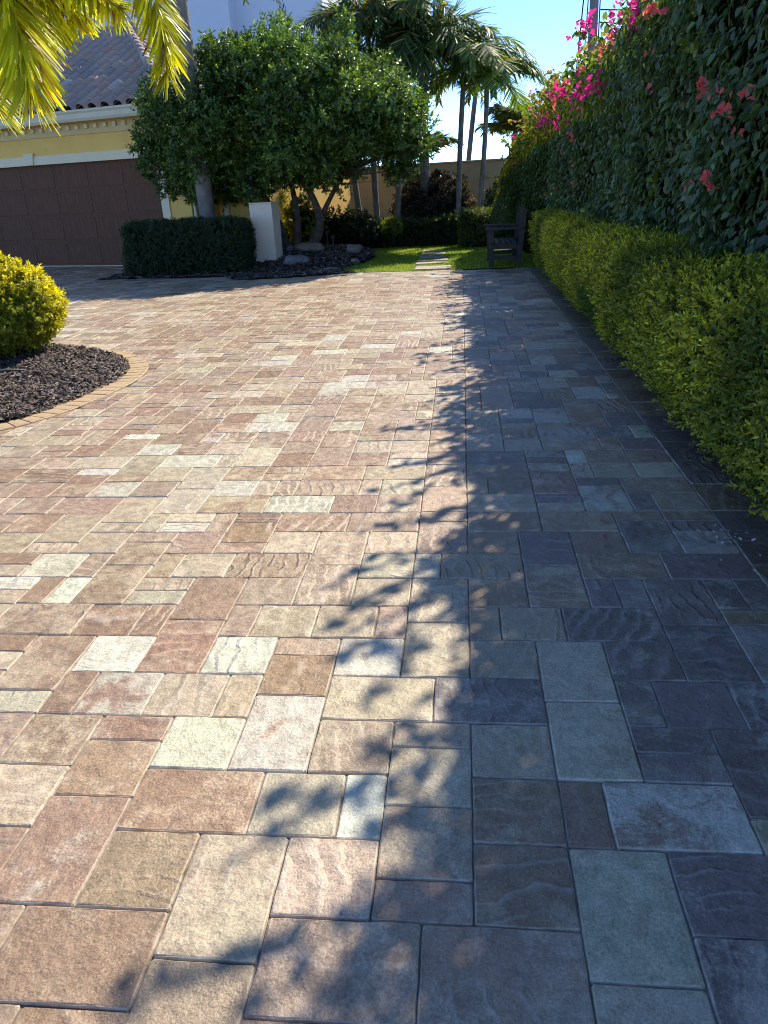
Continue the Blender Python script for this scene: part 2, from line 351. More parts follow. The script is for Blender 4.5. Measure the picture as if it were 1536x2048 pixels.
# border course along the hedge (beyond the long straight joint)
y = .4; r2 = random.Random(3)
while y < 14.6:
    ln = U*r2.choice((2, 3, 3)); k = int(y*1000)
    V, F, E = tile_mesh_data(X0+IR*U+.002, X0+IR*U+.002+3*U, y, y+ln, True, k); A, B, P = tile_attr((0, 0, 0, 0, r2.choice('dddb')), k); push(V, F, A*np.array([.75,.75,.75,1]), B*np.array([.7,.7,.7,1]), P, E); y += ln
fo = link('paver_field', pymesh('paver_field', np.vstack(FV), FF, {'tA': np.vstack(FA), 'tB': np.vstack(FB), 'tP': np.vstack(FP), 'tE': np.vstack(FE)}), MAT_PAVER, drive)
fo['kind'] = 'stuff'
sheet('border_soil', [(1.17,.3),(3.6,.3),(3.6,22),(1.17,22)], -.012, MAT_SOIL, 'dark soil strip under the clipped hedge', 'soil')
# ------------------------------------------------------------------ island bed and its brick edging
MAT_BRICK = surf('edging_brick', (.44,.33,.19), (.37,.26,.155), 9, .7, 160, .5, .004, .35, (.44,.35,.22), 24)
MAT_MULCH = surf('mulch_bed_base', (.045,.035,.03), (.025,.02,.018), 14, .95, 70, 1., .03, .1)
def resample(P, step):
    P = np.array(P, float)
    # smooth with catmull-rom
    Q = []
    for k in range(len(P)-1):
        p0, p1, p2, p3 = P[max(k-1, 0)], P[k], P[k+1], P[min(k+2, len(P)-1)]
        for t in np.linspace(0, 1, 14, endpoint=False):
            Q.append(.5*((2*p1)+(-p0+p2)*t+(2*p0-5*p1+4*p2-p3)*t*t+(-p0+3*p1-3*p2+p3)*t**3))
    Q.append(P[-1]); Q = np.array(Q); d = np.r_[0, np.cumsum(np.linalg.norm(np.diff(Q, axis=0), axis=1))]
    s = np.arange(0, d[-1], step); return np.column_stack([np.interp(s, d, Q[:, 0]), np.interp(s, d, Q[:, 1])])
OUTL = resample(ISL_OUT, .118)
tang = np.gradient(OUTL, axis=0); tang /= np.linalg.norm(tang, axis=1, keepdims=True)
inn = np.column_stack([-tang[:, 1], tang[:, 0]])       # points inward (left of travel)
BW = .235; INL = OUTL+inn*BW
me = bpy.data.meshes.new('edging_kerb'); Vk = [(*p, .0005) for p in OUTL]+[(*p, .0005) for p in INL]; n = len(OUTL)
me.from_pydata(Vk, [], [(a, a+1, n+a+1, n+a) for a in range(n-1)]); me.update()
kerb = tag(link('edging_kerb', me, MAT_SAND), 'curved ochre brick edging around the mulch island', 'kerb', kind='structure')
for a in range(n-1):
    mid = (OUTL[a]+OUTL[a+1]+INL[a]+INL[a+1])/4; px, py, z = proj((*mid, 0))
    if z < 1 or px < -150: continue
    q = [OUTL[a], OUTL[a+1], INL[a+1], INL[a]]; q = [mid+(p-mid)*.945 for p in q]; zz = .009+random.gauss(0, .0015)
    V = [(*(p-mid), -.01) for p in q]+[(*(p-mid), zz-.005) for p in q]+[(*((p-mid)*.95), zz) for p in q]
    F = [(k, (k+1) % 4, 4+(k+1) % 4, 4+k) for k in range(4)]+[(4+k, 4+(k+1) % 4, 8+(k+1) % 4, 8+k) for k in range(4)]+[(8, 9, 10, 11)]
    mb = MB().add(V, F); o = mb.build('brick', MAT_BRICK, kerb); o.location = (*mid, 0)
def mound(name, poly, zf, mat, label, step=.12):
    P = np.array(poly); lo, hi = P.min(0), P.max(0); xs = np.arange(lo[0], hi[0]+step, step); ys = np.arange(lo[1], hi[1]+step, step)
    V = []; idx = {}; F = []
    for a, x in enumerate(xs):
        for b, yv in enumerate(ys): idx[a, b] = len(V); V.append((x, yv, zf(x, yv)))
    for a in range(len(xs)-1):
        for b in range(len(ys)-1):
            if inpoly((xs[a]+xs[a+1])/2, (ys[b]+ys[b+1])/2, poly): F.append((idx[a, b], idx[a+1, b], idx[a+1, b+1], idx[a, b+1]))
    me = bpy.data.meshes.new(name); me.from_pydata(V, [], F); bm = bmesh.new(); bm.from_mesh(me)
    bmesh.ops.delete(bm, geom=[v for v in bm.verts if not v.link_faces], context='VERTS'); bm.to_mesh(me); bm.free()
    for p in me.polygons: p.use_smooth = True
    return tag(link(name, me, mat), label, 'bed', kind='structure')
isl_poly = [tuple(p) for p in OUTL+inn*(BW*.75)]
def isl_z(x, yv): return -.004+.05*min(1, max(0, (-3.0-x)*.8))+.012*math.sin(x*7)*math.cos(yv*6)
mound('mulch_island', isl_poly, isl_z, MAT_MULCH, 'dark mulch island inside the curved brick edging', .08)
def in_mask(P, poly): return np.array([inpoly(a, b, poly) for a, b in P])
MAT_CHIP, nt_, p_, o_ = newmat('mulch_chip'); nt_.links.new(nd(nt_, 'ShaderNodeAttribute', attribute_name='col').outputs['Color'], p_.inputs['Base Color']); p_.inputs['Roughness'].default_value = .75
def chips(name, pts, zf, label, smin, smax, pale=.1):
    n = len(pts); c = np.column_stack([pts, [zf(a, b)+.008 for a, b in pts]]); c[:, 2] += rng.random(n)*.014
    D = rvec(n); D[:, 2] *= .45; D = norm(D); N = rvec(n); N[:, 2] = abs(N[:, 2])+.6; S_ = norm(np.cross(D, N)); N = np.cross(S_, D)
    L = rng.uniform(smin, smax, n)[:, None]; W = L*rng.uniform(.15, .45, n)[:, None]; T = W*.3
    V = np.stack([c-D*L/2-S_*W/2, c-D*L/2+S_*W/2, c+D*L/2+S_*W/2*.6, c+D*L/2-S_*W/2*.6, c-D*L*.3+N*T, c+D*L*.3+N*T], 1).reshape(-1, 3)
    b = (np.arange(n)*6)[:, None]; q = np.array([[0, 1, 4, 4], [1, 2, 5, 4], [2, 3, 5, 5], [3, 0, 4, 5]])
    F = (b[:, :, None]+q[None]).reshape(-1, 4)
    F3 = np.vstack([(b+np.array([t])) for t in ((0,1,4),(1,2,5),(1,5,4),(2,3,5),(3,0,4),(3,4,5))])
    base = np.array([.082,.060,.048])*np.exp(rng.normal(size=(n, 1))*.5); base[rng.random(n) < pale] = (.24,.20,.17)
    col = np.repeat(np.column_stack([base, np.ones(n)]), 6, 0)
    o = link(name, arrmesh(name, V, F3, {'col': col}), MAT_CHIP); return tag(o, label, 'mulch', kind='stuff')
pts = np.column_stack([rng.uniform(-6.0, -2.9, 42000), rng.uniform(4.4, 8.6, 42000)]); pts = pts[in_mask(pts, isl_poly)]
chips('mulch_chips', pts, isl_z, 'dark shredded bark mulch around the golden bush', .02, .062)
# ------------------------------------------------------------------ foliage helpers
def leaves(P, D, N, L, W, col, fold=.18, curl=.15, broad=.4):
    """six-point leaves folded along the midrib, two quads each"""
    n = len(P); L = np.broadcast_to(np.asarray(L, float), (n,))[:, None]; W = np.broadcast_to(np.asarray(W, float), (n,))[:, None]
    D = norm(D); S_ = norm(np.cross(D, N)); N = np.cross(S_, D)
    V = np.stack([P, P+D*L*broad*.75-S_*W*.46+N*W*fold, P+D*L*(broad+.32)-S_*W*.40+N*(W*fold-L*curl*.4), P+D*L-N*L*curl,
                  P+D*L*(broad+.32)+S_*W*.40+N*(W*fold-L*curl*.4), P+D*L*broad*.75+S_*W*.46+N*W*fold], 1).reshape(-1, 3)
    b = np.arange(n)[:, None]*6; F = np.vstack([b+np.array([[0, 3, 2, 1]]), b+np.array([[0, 5, 4, 3]])])
    C = np.repeat(np.column_stack([col, np.ones(n)]), 6, 0)
    return V, F, C
def join(parts):
    V = np.vstack([p[0] for p in parts]); C = np.vstack([p[2] for p in parts]); off = 0; F = []
    for p in parts: F.append(p[1]+off); off += len(p[0])
    return V, np.vstack(F), C
def leafobj(name, parts, mat, parent=None):
    V, F, C = join(parts); return link(name, arrmesh(name, V, F, {'col': C}, True), mat, parent)
def shoots(P, N, k, L, aspect, tipc, basec, slen=.09, up=.35, spread=.5, var=.22, tipmask=None):
    n = len(P); a = norm(N+np.array([0, 0, up])+rvec(n)*spread); h = norm(np.cross(a, rvec(n))); h2 = np.cross(a, h); parts = []
    s = slen*rng.uniform(.6, 1.4, n)[:, None]; tipc = np.array(tipc); basec = np.array(basec)
    tm = np.ones(n) if tipmask is None else tipmask
    for q in range(k):
        t = q/(k-1); az = q*2.4+rng.uniform(-.5, .5, n); th = rad(78-48*t)+rng.normal(size=n)*.22
        pr = h*np.cos(az)[:, None]+h2*np.sin(az)[:, None]
        D = a*np.cos(th)[:, None]+pr*np.sin(th)[:, None]; sz = L*(1.05-.45*t)*rng.uniform(.7, 1.25, n)
        f = ((t**1.3)*tm*rng.uniform(.6, 1.1, n)).clip(0, 1)[:, None]
        c = (basec*(1-f)+tipc*f)*np.exp(rng.normal(size=(n, 1))*var)
        parts.append(leaves(P+a*s*t, D, a+rvec(n)*.35, sz, sz*aspect, c))
    return parts
def tubes_mesh(list_of):
    mb = MB()
    for pts, rs, n in list_of: mb.tube(pts, rs, n)
    return mb
LEAF_GLOSS = leafmat('glossy_leaf', .42, .32, .55)
LEAF_GOLD = leafmat('golden_leaf', .45, .42, .35, (1.3, 1.2, .35))
LEAF_VINE = leafmat('vine_leaf', .40, .42, .45)
LEAF_PALM = leafmat('palm_leaf', .45, .48, .4, (1.4, 1.3, .35))
BARK = surf('grey_bark', (.16,.13,.10), (.09,.07,.055), 9, .9, 45, .8, .02, .2)
PALM_BARK = surf('palm_bark', (.24,.215,.18), (.16,.145,.125), 5, .85, 40, .5, .012, .2)
TWIG = surf('twig', (.10,.075,.05), (.06,.05,.035), 9, .9, 45, .6, .01, .2)
CORE = surf('light_block_fill', (.022,.028,.012), (.012,.014,.008), 16, 1., 30, 1., .05, .0)  # dark opaque fill for the added cores that stop light leaking
def box_surface(n, a, b, faces, bulge=.0, nsc=2.5):
    """random points and normals on the chosen faces of a box; rounded and lumpy"""
    a = np.array(a, float); b = np.array(b, float); d = b-a
    area = {'-x': d[1]*d[2], '+x': d[1]*d[2], '-y': d[0]*d[2], '+y': d[0]*d[2], '+z': d[0]*d[1]}
    w = np.array([area[f] for f in faces]); w = w/w.sum(); pick = rng.choice(len(faces), n, p=w)
    P = a+rng.random((n, 3))*d; N = np.zeros((n, 3))
    for q, f in enumerate(faces):
        m = pick == q; ax = 'xyz'.index(f[1]); P[m, ax] = b[ax] if f[0] == '+' else a[ax]; N[m, ax] = 1 if f[0] == '+' else -1
    rr = min(.16, d.min()*.35)     # round the edges
    inner = np.clip(P, a+np.array([rr, rr, 0]), b-rr); v = P-inner; ln = np.linalg.norm(v, axis=1, keepdims=True)
    ok = ln[:, 0] > 1e-6; N[ok] = (v/np.maximum(ln, 1e-9))[ok]; P[ok] = inner[ok]+N[ok]*rr
    P += N*(vnoise(P, nsc)*bulge+vnoise(P+7, nsc*3)*bulge*.4)[:, None]
    return P, N
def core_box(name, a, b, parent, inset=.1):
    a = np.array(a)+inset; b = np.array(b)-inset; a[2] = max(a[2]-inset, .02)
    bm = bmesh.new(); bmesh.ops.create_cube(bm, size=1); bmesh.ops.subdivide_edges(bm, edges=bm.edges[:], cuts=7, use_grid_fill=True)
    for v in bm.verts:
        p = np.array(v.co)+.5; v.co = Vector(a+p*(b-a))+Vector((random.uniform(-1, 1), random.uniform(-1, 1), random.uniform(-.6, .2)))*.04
    me = bpy.data.meshes.new(name); bm.to_mesh(me); bm.free(); return link(name, me, CORE, parent)  # added opaque box hidden by the leaves, blocks light through the hedge
def hedge(name, a, b, faces, n, k, L, aspect, tipc, basec, mat, label, cat='hedge', bulge=.04, up=.3, tipfn=None, slen=.09, stems=True, group=None, inset=.11):
    root = empty(name, ((a[0]+b[0])/2, (a[1]+b[1])/2, 0)); tag(root, label, cat, group)
    P, N = box_surface(n, a, b, faces, bulge); P -= N*(rng.random(n)[:, None]**2)*.12
    px, py, z = proj_np(P); m = (z > .3) & (px > -500) & (px < 2300) & (py < 2600); P, N = P[m], N[m]
    f = leafobj('foliage', shoots(P, N, k, L, aspect, tipc, basec, slen, up, .5, .22, tipfn(P) if tipfn else None), mat)
    reparent(f, root)
    c = core_box('light_block_core', a, b, None, inset); reparent(c, root)
    if stems:
        st = []; nn = max(4, int((max(b[0]-a[0], b[1]-a[1]))*3))
        for q in range(nn):
            x = random.uniform(a[0]+.1, b[0]-.1); yv = random.uniform(a[1]+.1, b[1]-.1); st.append(([(x, yv, -.02), (x+random.uniform(-.06, .06), yv+random.uniform(-.06, .06), .35), (x+random.uniform(-.12, .12), yv+random.uniform(-.12, .12), b[2]*.8)], [.014, .011, .006], 5))
        s_ = tubes_mesh(st).build('stem', TWIG); reparent(s_, root); s_['kind'] = 'stuff'
    return root
def proj_np(P):
    d = P-np.array([0, 0, CAM_H]); z = d@FW; zz = np.where(abs(z) < 1e-6, 1e-6, z)
    return 768+FPX*(d@RT)/zz, 1024-FPX*(d@UP)/zz, z
def reparent(o, root):
    o.parent = root; o.matrix_parent_inverse = Matrix.Translation(root.location).inverted() if root.rotation_euler[2] == 0 else root.matrix_basis.inverted()
    return o
# ------------------------------------------------------------------ clipped hedge on the right
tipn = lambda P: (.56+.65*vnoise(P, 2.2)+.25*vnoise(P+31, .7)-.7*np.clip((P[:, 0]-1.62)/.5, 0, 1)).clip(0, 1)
root = empty('clipped_hedge', (1.65, 8, 0)); tag(root, 'long clipped yellow-green hedge bordering the paving', 'hedge')
parts = []
for (n, L) in ((16500, .042),):
    P, N = box_surface(n, (1.245, 1.9, .10), (2.25, 14.4, .90), ('-x', '+z', '+y'), .018, 2.2)
    lowm = (P[:, 2] < .45); P[lowm, 0] += (.45-P[lowm, 2])*.32     # hedge tucks in towards its foot
    keep = rng.random(n) < np.where(N[:, 2] > .8, .8, 1.); P, N = P[keep], N[keep]; P -= N*(rng.random(len(P))[:, None]**2)*.13
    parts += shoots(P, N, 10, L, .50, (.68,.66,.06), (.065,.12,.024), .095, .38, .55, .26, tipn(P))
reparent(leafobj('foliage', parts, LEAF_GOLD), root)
reparent(core_box('light_block_core', (1.24, 2.0, .10), (2.3, 14.3, .88), None, .15), root)
st = []
for q in range(70):
    yv = random.uniform(2.5, 14.2); x = random.uniform(1.42, 1.8); st.append(([(x, yv, -.02), (x-random.uniform(0, .08), yv+random.uniform(-.08, .08), .25), (x-random.uniform(0, .15), yv+random.uniform(-.15, .15), .6)], [.012, .010, .006], 5))
reparent(tubes_mesh(st).build('stem', TWIG), root)['kind'] = 'stuff'
# ------------------------------------------------------------------ flowering vine wall
def vine_xf(Y): return np.interp(Y, [0, 4, 9, 12, 15, 17, 19], [1.85, 1.8, 1.72, 1.62, 1.42, 1.12, .78])
def vine_h(Y): return np.interp(Y, [0, 4, 9, 12.5, 15, 17, 18.5, 19.6], [3.5, 3.5, 2.92, 2.95, 2.85, 2.6, 2.2, 1.5])
def vine_lean(Y, z): return np.interp(Y, [0, 9, 13, 16], [.22, .19, .10, .0])*np.clip((z-1.0)/2.2, 0, 1)
vine = empty('flowering_vine', (2.4, 9, 0)); tag(vine, 'tall wall of dark leaved vine dotted with pink and coral flowers', 'vine')
def vine_surface(n, ylo=1.2, yhi=19.6):
    Y = rng.uniform(ylo, yhi, n); xf = vine_xf(Y); h = vine_h(Y); depth = 1.5; r = .5
    s = rng.random(n)*(h-.55+depth*.8); zf = .55+s; P = np.zeros((n, 3)); N = np.zeros((n, 3))
    face = zf < h-r; P[face] = np.column_stack([xf, Y, zf])[face]; N[face] = (-1, 0, .12)
    t = np.clip((zf-(h-r))/(r*1.57), 0, 1); arc = ~face & (t < 1); a = t*math.pi/2
    P[arc] = np.column_stack([xf+r-r*np.cos(a), Y, h-r+r*np.sin(a)])[arc]; N[arc] = np.column_stack([-np.cos(a), 0*a, np.sin(a)])[arc]
    top = ~face & ~arc; e = zf-(h-r)-r*1.57; P[top] = np.column_stack([xf+r+e, Y, h+0*e])[top]; N[top] = (0, 0, 1)
    N = N+np.where(Y > 14, (Y-14)*.12, 0)[:, None]*np.array([[-.3, 1, 0]]); N = norm(N)
    P[:, 0] -= vine_lean(Y, P[:, 2]); lump = vnoise(P, 1.1)*.20+vnoise(P+19, 2.9)*.11
    return P+N*lump[:, None], N, lump
P, N, lump = vine_surface(92000); n = len(P); P -= N*(rng.random(n)[:, None]**1.6)*.38
D = N*.42+np.array([0, 0, -.78])+rvec(n)*.55; up_ = N[:, 2] > .6; D[up_] = (N*.3+rvec(n)*.8)[up_]
L = rng.uniform(.045, .098, n)*np.interp(P[:, 1], [0, 6, 14], [1.1, 1.0, .85])
c = np.array([.088,.148,.065])*np.exp(rng.normal(size=(n, 1))*.30)*np.exp(rng.normal(size=(n, 3))*.06)
young_lit = ((N[:, 2] > .25) | ((P[:, 1] > 9.5) & (P[:, 2] > vine_h(P[:, 1])-.8))) & (rng.random(n) < np.where(P[:, 1] > 12, .85, .6)); c[young_lit] = np.array([.22,.30,.04])*np.exp(rng.normal(size=(young_lit.sum(), 1))*.3)  # young growth, thickened at crest and far end to paint in sunlight
gold = young_lit & (P[:, 1] > 12.5) & (rng.random(n) < .45); c[gold] = np.array([.50,.42,.08])*np.exp(rng.normal(size=(gold.sum(), 1))*.25)
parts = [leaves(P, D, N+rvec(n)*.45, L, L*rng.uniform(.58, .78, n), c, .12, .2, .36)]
# loose sprays reaching out from the face and over the crest
sp = []; st = []
for q in range(262):
    Y = random.uniform(3.2, 19.2) if q < 230 else random.uniform(3.4, 9); h = vine_h(Y); xf = vine_xf(Y); up2 = random.random() < .96
    z = h-random.uniform(0, .35) if up2 else random.uniform(1.1, h-.4)
    b = Vector((xf-float(vine_lean(Y, z))+(random.uniform(.05, .7) if up2 else .05), Y, z)); d = Vector((random.uniform(-.9, .1), random.uniform(-.5, .5), random.uniform(.2, 1.) if up2 else random.uniform(-.3, .3))).normalized(); ln = random.uniform(.2, .56 if up2 else .4)
    pts = [b+d*ln*t+Vector((0, 0, -.28*t*t*ln)) for t in (0, .35, .7, 1)]; st.append((pts, [.006, .005, .004, .002], 4))
    m = int(ln*34); t = np.linspace(.1, 1, m); A = np.array([np.interp(t, (0, .35, .7, 1), [p[k] for p in pts]) for k in range(3)]).T
    Dd = norm(rvec(m)*.9+np.array([0, 0, -.35])); Ls = rng.uniform(.05, .10, m)
    cc = np.array([.14,.21,.035])*np.exp(rng.normal(size=(m, 1))*.4)
    if Y > 12 and random.random() < .5: cc = np.array([.38,.30,.07])*np.exp(rng.normal(size=(m, 1))*.3)
    parts.append(leaves(A, Dd, rvec(m)+np.array([0, 0, .8]), Ls, Ls*.68, cc, .12, .2, .36))
reparent(leafobj('foliage', parts, LEAF_VINE), vine); reparent(tubes_mesh(st).build('spray_stem', TWIG), vine)['kind'] = 'stuff'
mb = MB(); Ys = np.arange(1.0, 18.7, .45); sec = []      # added hidden core that blocks the sun
for Y in Ys:
    xf, h = float(vine_xf(Y))+.24, float(vine_h(Y))-(.20 if Y < 9 else .5)
    l_ = float(vine_lean(Y, h)); sec.append([(xf+.05, Y, .0), (xf, Y, .9), (xf-l_, Y, h-.35), (xf+.25-l_, Y, h), (xf+1.0, Y, h), (xf+1.1, Y, 0)])
V = [(p[0]+random.uniform(-.06, .06), p[1], max(0, p[2]+random.uniform(-.06, .06))) for s_ in sec for p in s_]; F = [(a*6+k, a*6+k+1, a*6+k+7, a*6+k+6) for a in range(len(sec)-1) for k in range(5)]
F += [tuple(range(6)), tuple((len(sec)-1)*6+k for k in range(6))]
reparent(MB().add(V, F).build('light_block_core', CORE), vine)
# bracts
BR_CORAL, nt_, p_, o_ = newmat('coral_bract')
def bractmat(name, c1, c2):
    m, nt, p, o = newmat(name); tc = nd(nt, 'ShaderNodeTexCoord').outputs['Object']; col = mixc(nt, ramp(nt, noise(nt, tc, 25, 3), .35, .65), c1, c2)
    nt.links.new(col, p.inputs['Base Color']); p.inputs['Roughness'].default_value = .6; tr = nd(nt, 'ShaderNodeBsdfTranslucent'); nt.links.new(col, tr.inputs[0])
    mx = nd(nt, 'ShaderNodeMixShader'); mx.inputs[0].default_value = .5; nt.links.new(p.outputs[0], mx.inputs[1]); nt.links.new(tr.outputs[0], mx.inputs[2]); nt.links.new(mx.outputs[0], o.inputs[0]); return m
BR_CORAL = bractmat('coral_bract', (.90,.20,.16), (.85,.13,.14)); BR_PINK = bractmat('pink_bract', (.80,.04,.30), (.72,.03,.22)); BR_PEACH = bractmat('peach_bract', (.90,.32,.16), (.85,.22,.16))
def bract_mesh(name, nfl, spread, size, seed, mat):
    r = np.random.default_rng(seed); P = []; D = []; N = []
    for f in range(nfl):
        c = r.normal(size=3)*spread; a = r.normal(size=3); a /= np.linalg.norm(a); h = np.cross(a, (.3, .5, .8)); h /= np.linalg.norm(h); h2 = np.cross(a, h)
        for k in range(3):
            t = k*2.094+r.normal()*.2; d = (h*math.cos(t)+h2*math.sin(t))*.85+a*.55; P.append(c); D.append(d); N.append(a)
    n = len(P); L = r.uniform(.8, 1.15, n)*size
    V, F, C = leaves(np.array(P), np.array(D), np.array(N), L, L*.85, np.ones((n, 3)), .10, .1, .42); Vl = V.tolist(); Fl = [tuple(f) for f in F.tolist()]; o_ = len(Vl); Vl += [(0, 0, 0), (.002, 0, 0)]
    for f in range(nfl): Fl.append((f*18, o_, o_+1))
    me = bpy.data.meshes.new(name); me.from_pydata(Vl, [], Fl); bm = bmesh.new(); bm.from_mesh(me); bmesh.ops.remove_doubles(bm, verts=bm.verts[:], dist=1e-5); bm.to_mesh(me); bm.free()
    for p in me.polygons: p.use_smooth = True
    me.materials.append(mat); return me
BM = {'coral': [bract_mesh('flower', k, .022, .04, 40+k, BR_CORAL) for k in (2, 3, 5)], 'pink': [bract_mesh('flower', k, .055, .04, 60+k, BR_PINK) for k in (4, 9, 16)], 'peach': [bract_mesh('flower', k, .045, .04, 80+k, BR_PEACH) for k in (3, 6, 9)]}
def put_flower(kind, size, loc, s=1.):
    if loc is None: return
    o = link('flower', BM[kind][size], None); o.location = loc; o.rotation_euler = [random.uniform(0, 6.28) for _ in range(3)]; o.scale = (s,)*3; reparent(o, vine); return o
def on_vine(x, y, out=.20):
    d = ray(x, y)
    for t in np.arange(2, 30, .05):
        p = d*t+np.array([0, 0, CAM_H])
        if p[0] > vine_xf(p[1])-vine_lean(p[1], p[2])-out and p[1] < 19.5 and p[2] < vine_h(p[1])+.12: return p
    return None
for (x, y, sz) in ((1405,167,2),(1427,184,0),(1457,181,0),(1482,183,0),(1509,182,0),(1438,220,2),(1457,223,1),(1479,258,0),(1413,353,2),(1422,372,2),(1377,369,0),(1141,268,1),(1143,279,1),(1301,107,0),(1299,180,0),(1110,378,0),(1146,372,0),(1143,325,0),(1031,325,0),(1117,302,0),(1400,178,1)):
    put_flower('coral', sz, on_vine(x, y), .85 if sz else .75)
for (x, y, sz, k) in ((1172,52,2,'pink'),(1180,47,1,'pink'),(1190,165,2,'pink'),(1172,183,2,'pink'),(1150,188,2,'pink'),(1120,182,2,'pink'),(1108,190,2,'pink'),(1088,240,2,'pink'),(1080,247,1,'pink'),(1112,243,1,'pink'),(1145,140,0,'pink'),(1214,38,0,'pink'),(1240,22,1,'pink'),(1223,85,1,'peach'),(1165,125,1,'peach'),(1262,45,1,'peach'),(1305,20,2,'coral'),(1290,8,2,'peach'),(1325,22,1,'coral'),(1270,30,1,'pink'),(1155,215,1,'coral'),(1158,225,0,'coral'),(1108,205,2,'peach'),(1076,252,1,'peach'),(1196,190,0,'pink'),(1160,82,1,'pink'),(1185,80,0,'peach'),(1230,70,0,'pink'),(1205,105,1,'peach')):
    p = on_vine(x, y, .15); put_flower(k, sz, p, 1.05)
for q in range(46):
    Y = random.uniform(8.5, 18); put_flower(random.choice(('pink', 'pink', 'peach', 'coral')), random.choice((0, 1, 2)), (vine_xf(Y)+random.uniform(-.1, .6), Y, vine_h(Y)+random.uniform(-.15, .2)), random.uniform(.6, .95))
# ------------------------------------------------------------------ golden bush in the island, hedges, shrubs
def ball_surface(n, c, r, lump=.12, sc=2.2, zmin=-1):
    N = rvec(n); N = N[N[:, 2] > zmin]; P = np.array(c)+N*np.array(r)*(1+lump*vnoise(N*1.7+np.array(c), sc)+lump*.5*vnoise(N*1.7+9, sc*2.4))[:, None]
    return P, norm(N/np.array(r))
def bush(name, c, r, n, k, L, aspect, tipc, basec, mat, label, stems=7, zmin=-.75, slen=.08, core=.72, group=None, up=.35, tipfn=None, cat='shrub'):
    root = empty(name, (c[0], c[1], 0)); tag(root, label, cat, group)
    P, N = ball_surface(n, c, r, .14, 2.2, zmin); P -= N*(rng.random(len(P))[:, None]**2)*min(r)*.35
    P[:, 2] = np.maximum(P[:, 2], .04)
    reparent(leafobj('foliage', shoots(P, N, k, L, aspect, tipc, basec, slen, up, .6, .25, tipfn(P) if tipfn else None), mat), root)
    if core:
        bm = bmesh.new(); bmesh.ops.create_icosphere(bm, subdivisions=3, radius=1)
        for v in bm.verts: v.co = Vector((c[0]+v.co.x*r[0]*core, c[1]+v.co.y*r[1]*core, max(.05, c[2]+v.co.z*r[2]*core)))*1+Vector((random.gauss(0, .02), random.gauss(0, .02), 0))
        me = bpy.data.meshes.new('light_block_core'); bm.to_mesh(me); bm.free(); reparent(link('light_block_core', me, CORE), root)  # added opaque core hidden inside the leaves
    for q in range(stems):
        a = random.uniform(0, 6.28); d = random.uniform(.03, .12)*max(r[0], .4)*2; e = random.uniform(.5, .9)
        b = Vector((c[0]+math.cos(a)*d*.6, c[1]+math.sin(a)*d*.6, -.01)); t = Vector((c[0]+math.cos(a)*r[0]*e, c[1]+math.sin(a)*r[1]*e, c[2]+r[2]*random.uniform(-.2, .4)))
        s_ = MB().tube([b, b.lerp(t, .35)+Vector((0, 0, .05)), t], [.017, .013, .006], 6).build('stem', TWIG, None, True); reparent(s_, root)
    return root
bush('golden_bush', (-4.64, 7.55, .50), (.56, .54, .42), 3600, 11, .048, .5, (.85,.76,.03), (.24,.28,.03), LEAF_GOLD, 'bright golden rounded bush in the mulch island', 11, -.86, .08, .0,
     tipfn=lambda P: (.55+.6*vnoise(P, 3)+.9*(P[:, 2]-.55)).clip(0, 1), cat='bush')
hedge('dark_hedge', (-6.60, 15.35, .04), (-4.25, 16.35, .93), ('-y', '+x', '-x', '+z'), 5200, 9, .05, .5, (.06,.10,.035), (.028,.052,.02), LEAF_GLOSS, 'low dark green clipped hedge beside the garage door', bulge=.05)
# lawn, beds, stones
MAT_LAWN = surf('lawn_turf', (.10,.18,.025), (.14,.22,.03), 2.5, .95, 120, .8, .02, .1, (.05,.10,.018), 9)
LAWN = [(1.45,14.64),(-.9,14.66),(-2.0,14.80),(-2.35,15.4),(-2.0,16.6),(-1.9,18.0),(-2.6,19.4),(-4.2,20.6),(-4.0,21.6),(0.2,21.4),(1.45,20.4)]
sheet('lawn', LAWN, .004, MAT_LAWN, 'small sunlit lawn at the end of the driveway', 'lawn')
STONES = [(-.54,15.02,.66,.60),(-.575,15.92,.66,.34),(-.60,16.55,.62,.40),(-.615,17.25,.56,.40),(-.63,18.05,.52,.42),(-.66,18.85,.46,.42)]
m = 46000; pts = np.column_stack([rng.uniform(-4.3, 1.45, m), rng.uniform(14.6, 21.6, m)]); pts = pts[in_mask(pts, LAWN)]
for sx, sy, sw, sl in STONES: pts = pts[~((abs(pts[:, 0]-sx) < sw/2+.005) & (abs(pts[:, 1]-sy) < sl/2))]
n = len(pts); hgt = rng.uniform(.022, .05, n); lean = rng.normal(size=(n, 2))*.018; wv = rng.normal(size=(n, 2)); wv /= np.linalg.norm(wv, axis=1, keepdims=True); ww = .0042
b0 = np.column_stack([pts-wv*ww, np.full(n, .002)]); b1 = np.column_stack([pts+wv*ww, np.full(n, .002)]); tp = np.column_stack([pts+lean, hgt])
gc = np.array([.33,.42,.04])*np.exp(rng.normal(size=(n, 1))*.25); gc[rng.random(n) < .2] = (.30,.34,.06)
V = np.stack([b0, b1, tp], 1).reshape(-1, 3); F = np.arange(n*3).reshape(-1, 3)
tag(link('grass', arrmesh('grass', V, F, {'col': np.repeat(np.column_stack([gc, np.ones(n)]), 3, 0)}), leafmat('grass_blade', .4, .5, .25)), 'short green grass blades of the lawn', 'grass', kind='stuff')
MAT_SLAB = surf('stone_slab', (.42,.36,.29), (.32,.27,.22), 5, .75, 70, .5, .008, .3)
ORD = ('nearest', 'second', 'third', 'fourth', 'fifth', 'farthest')
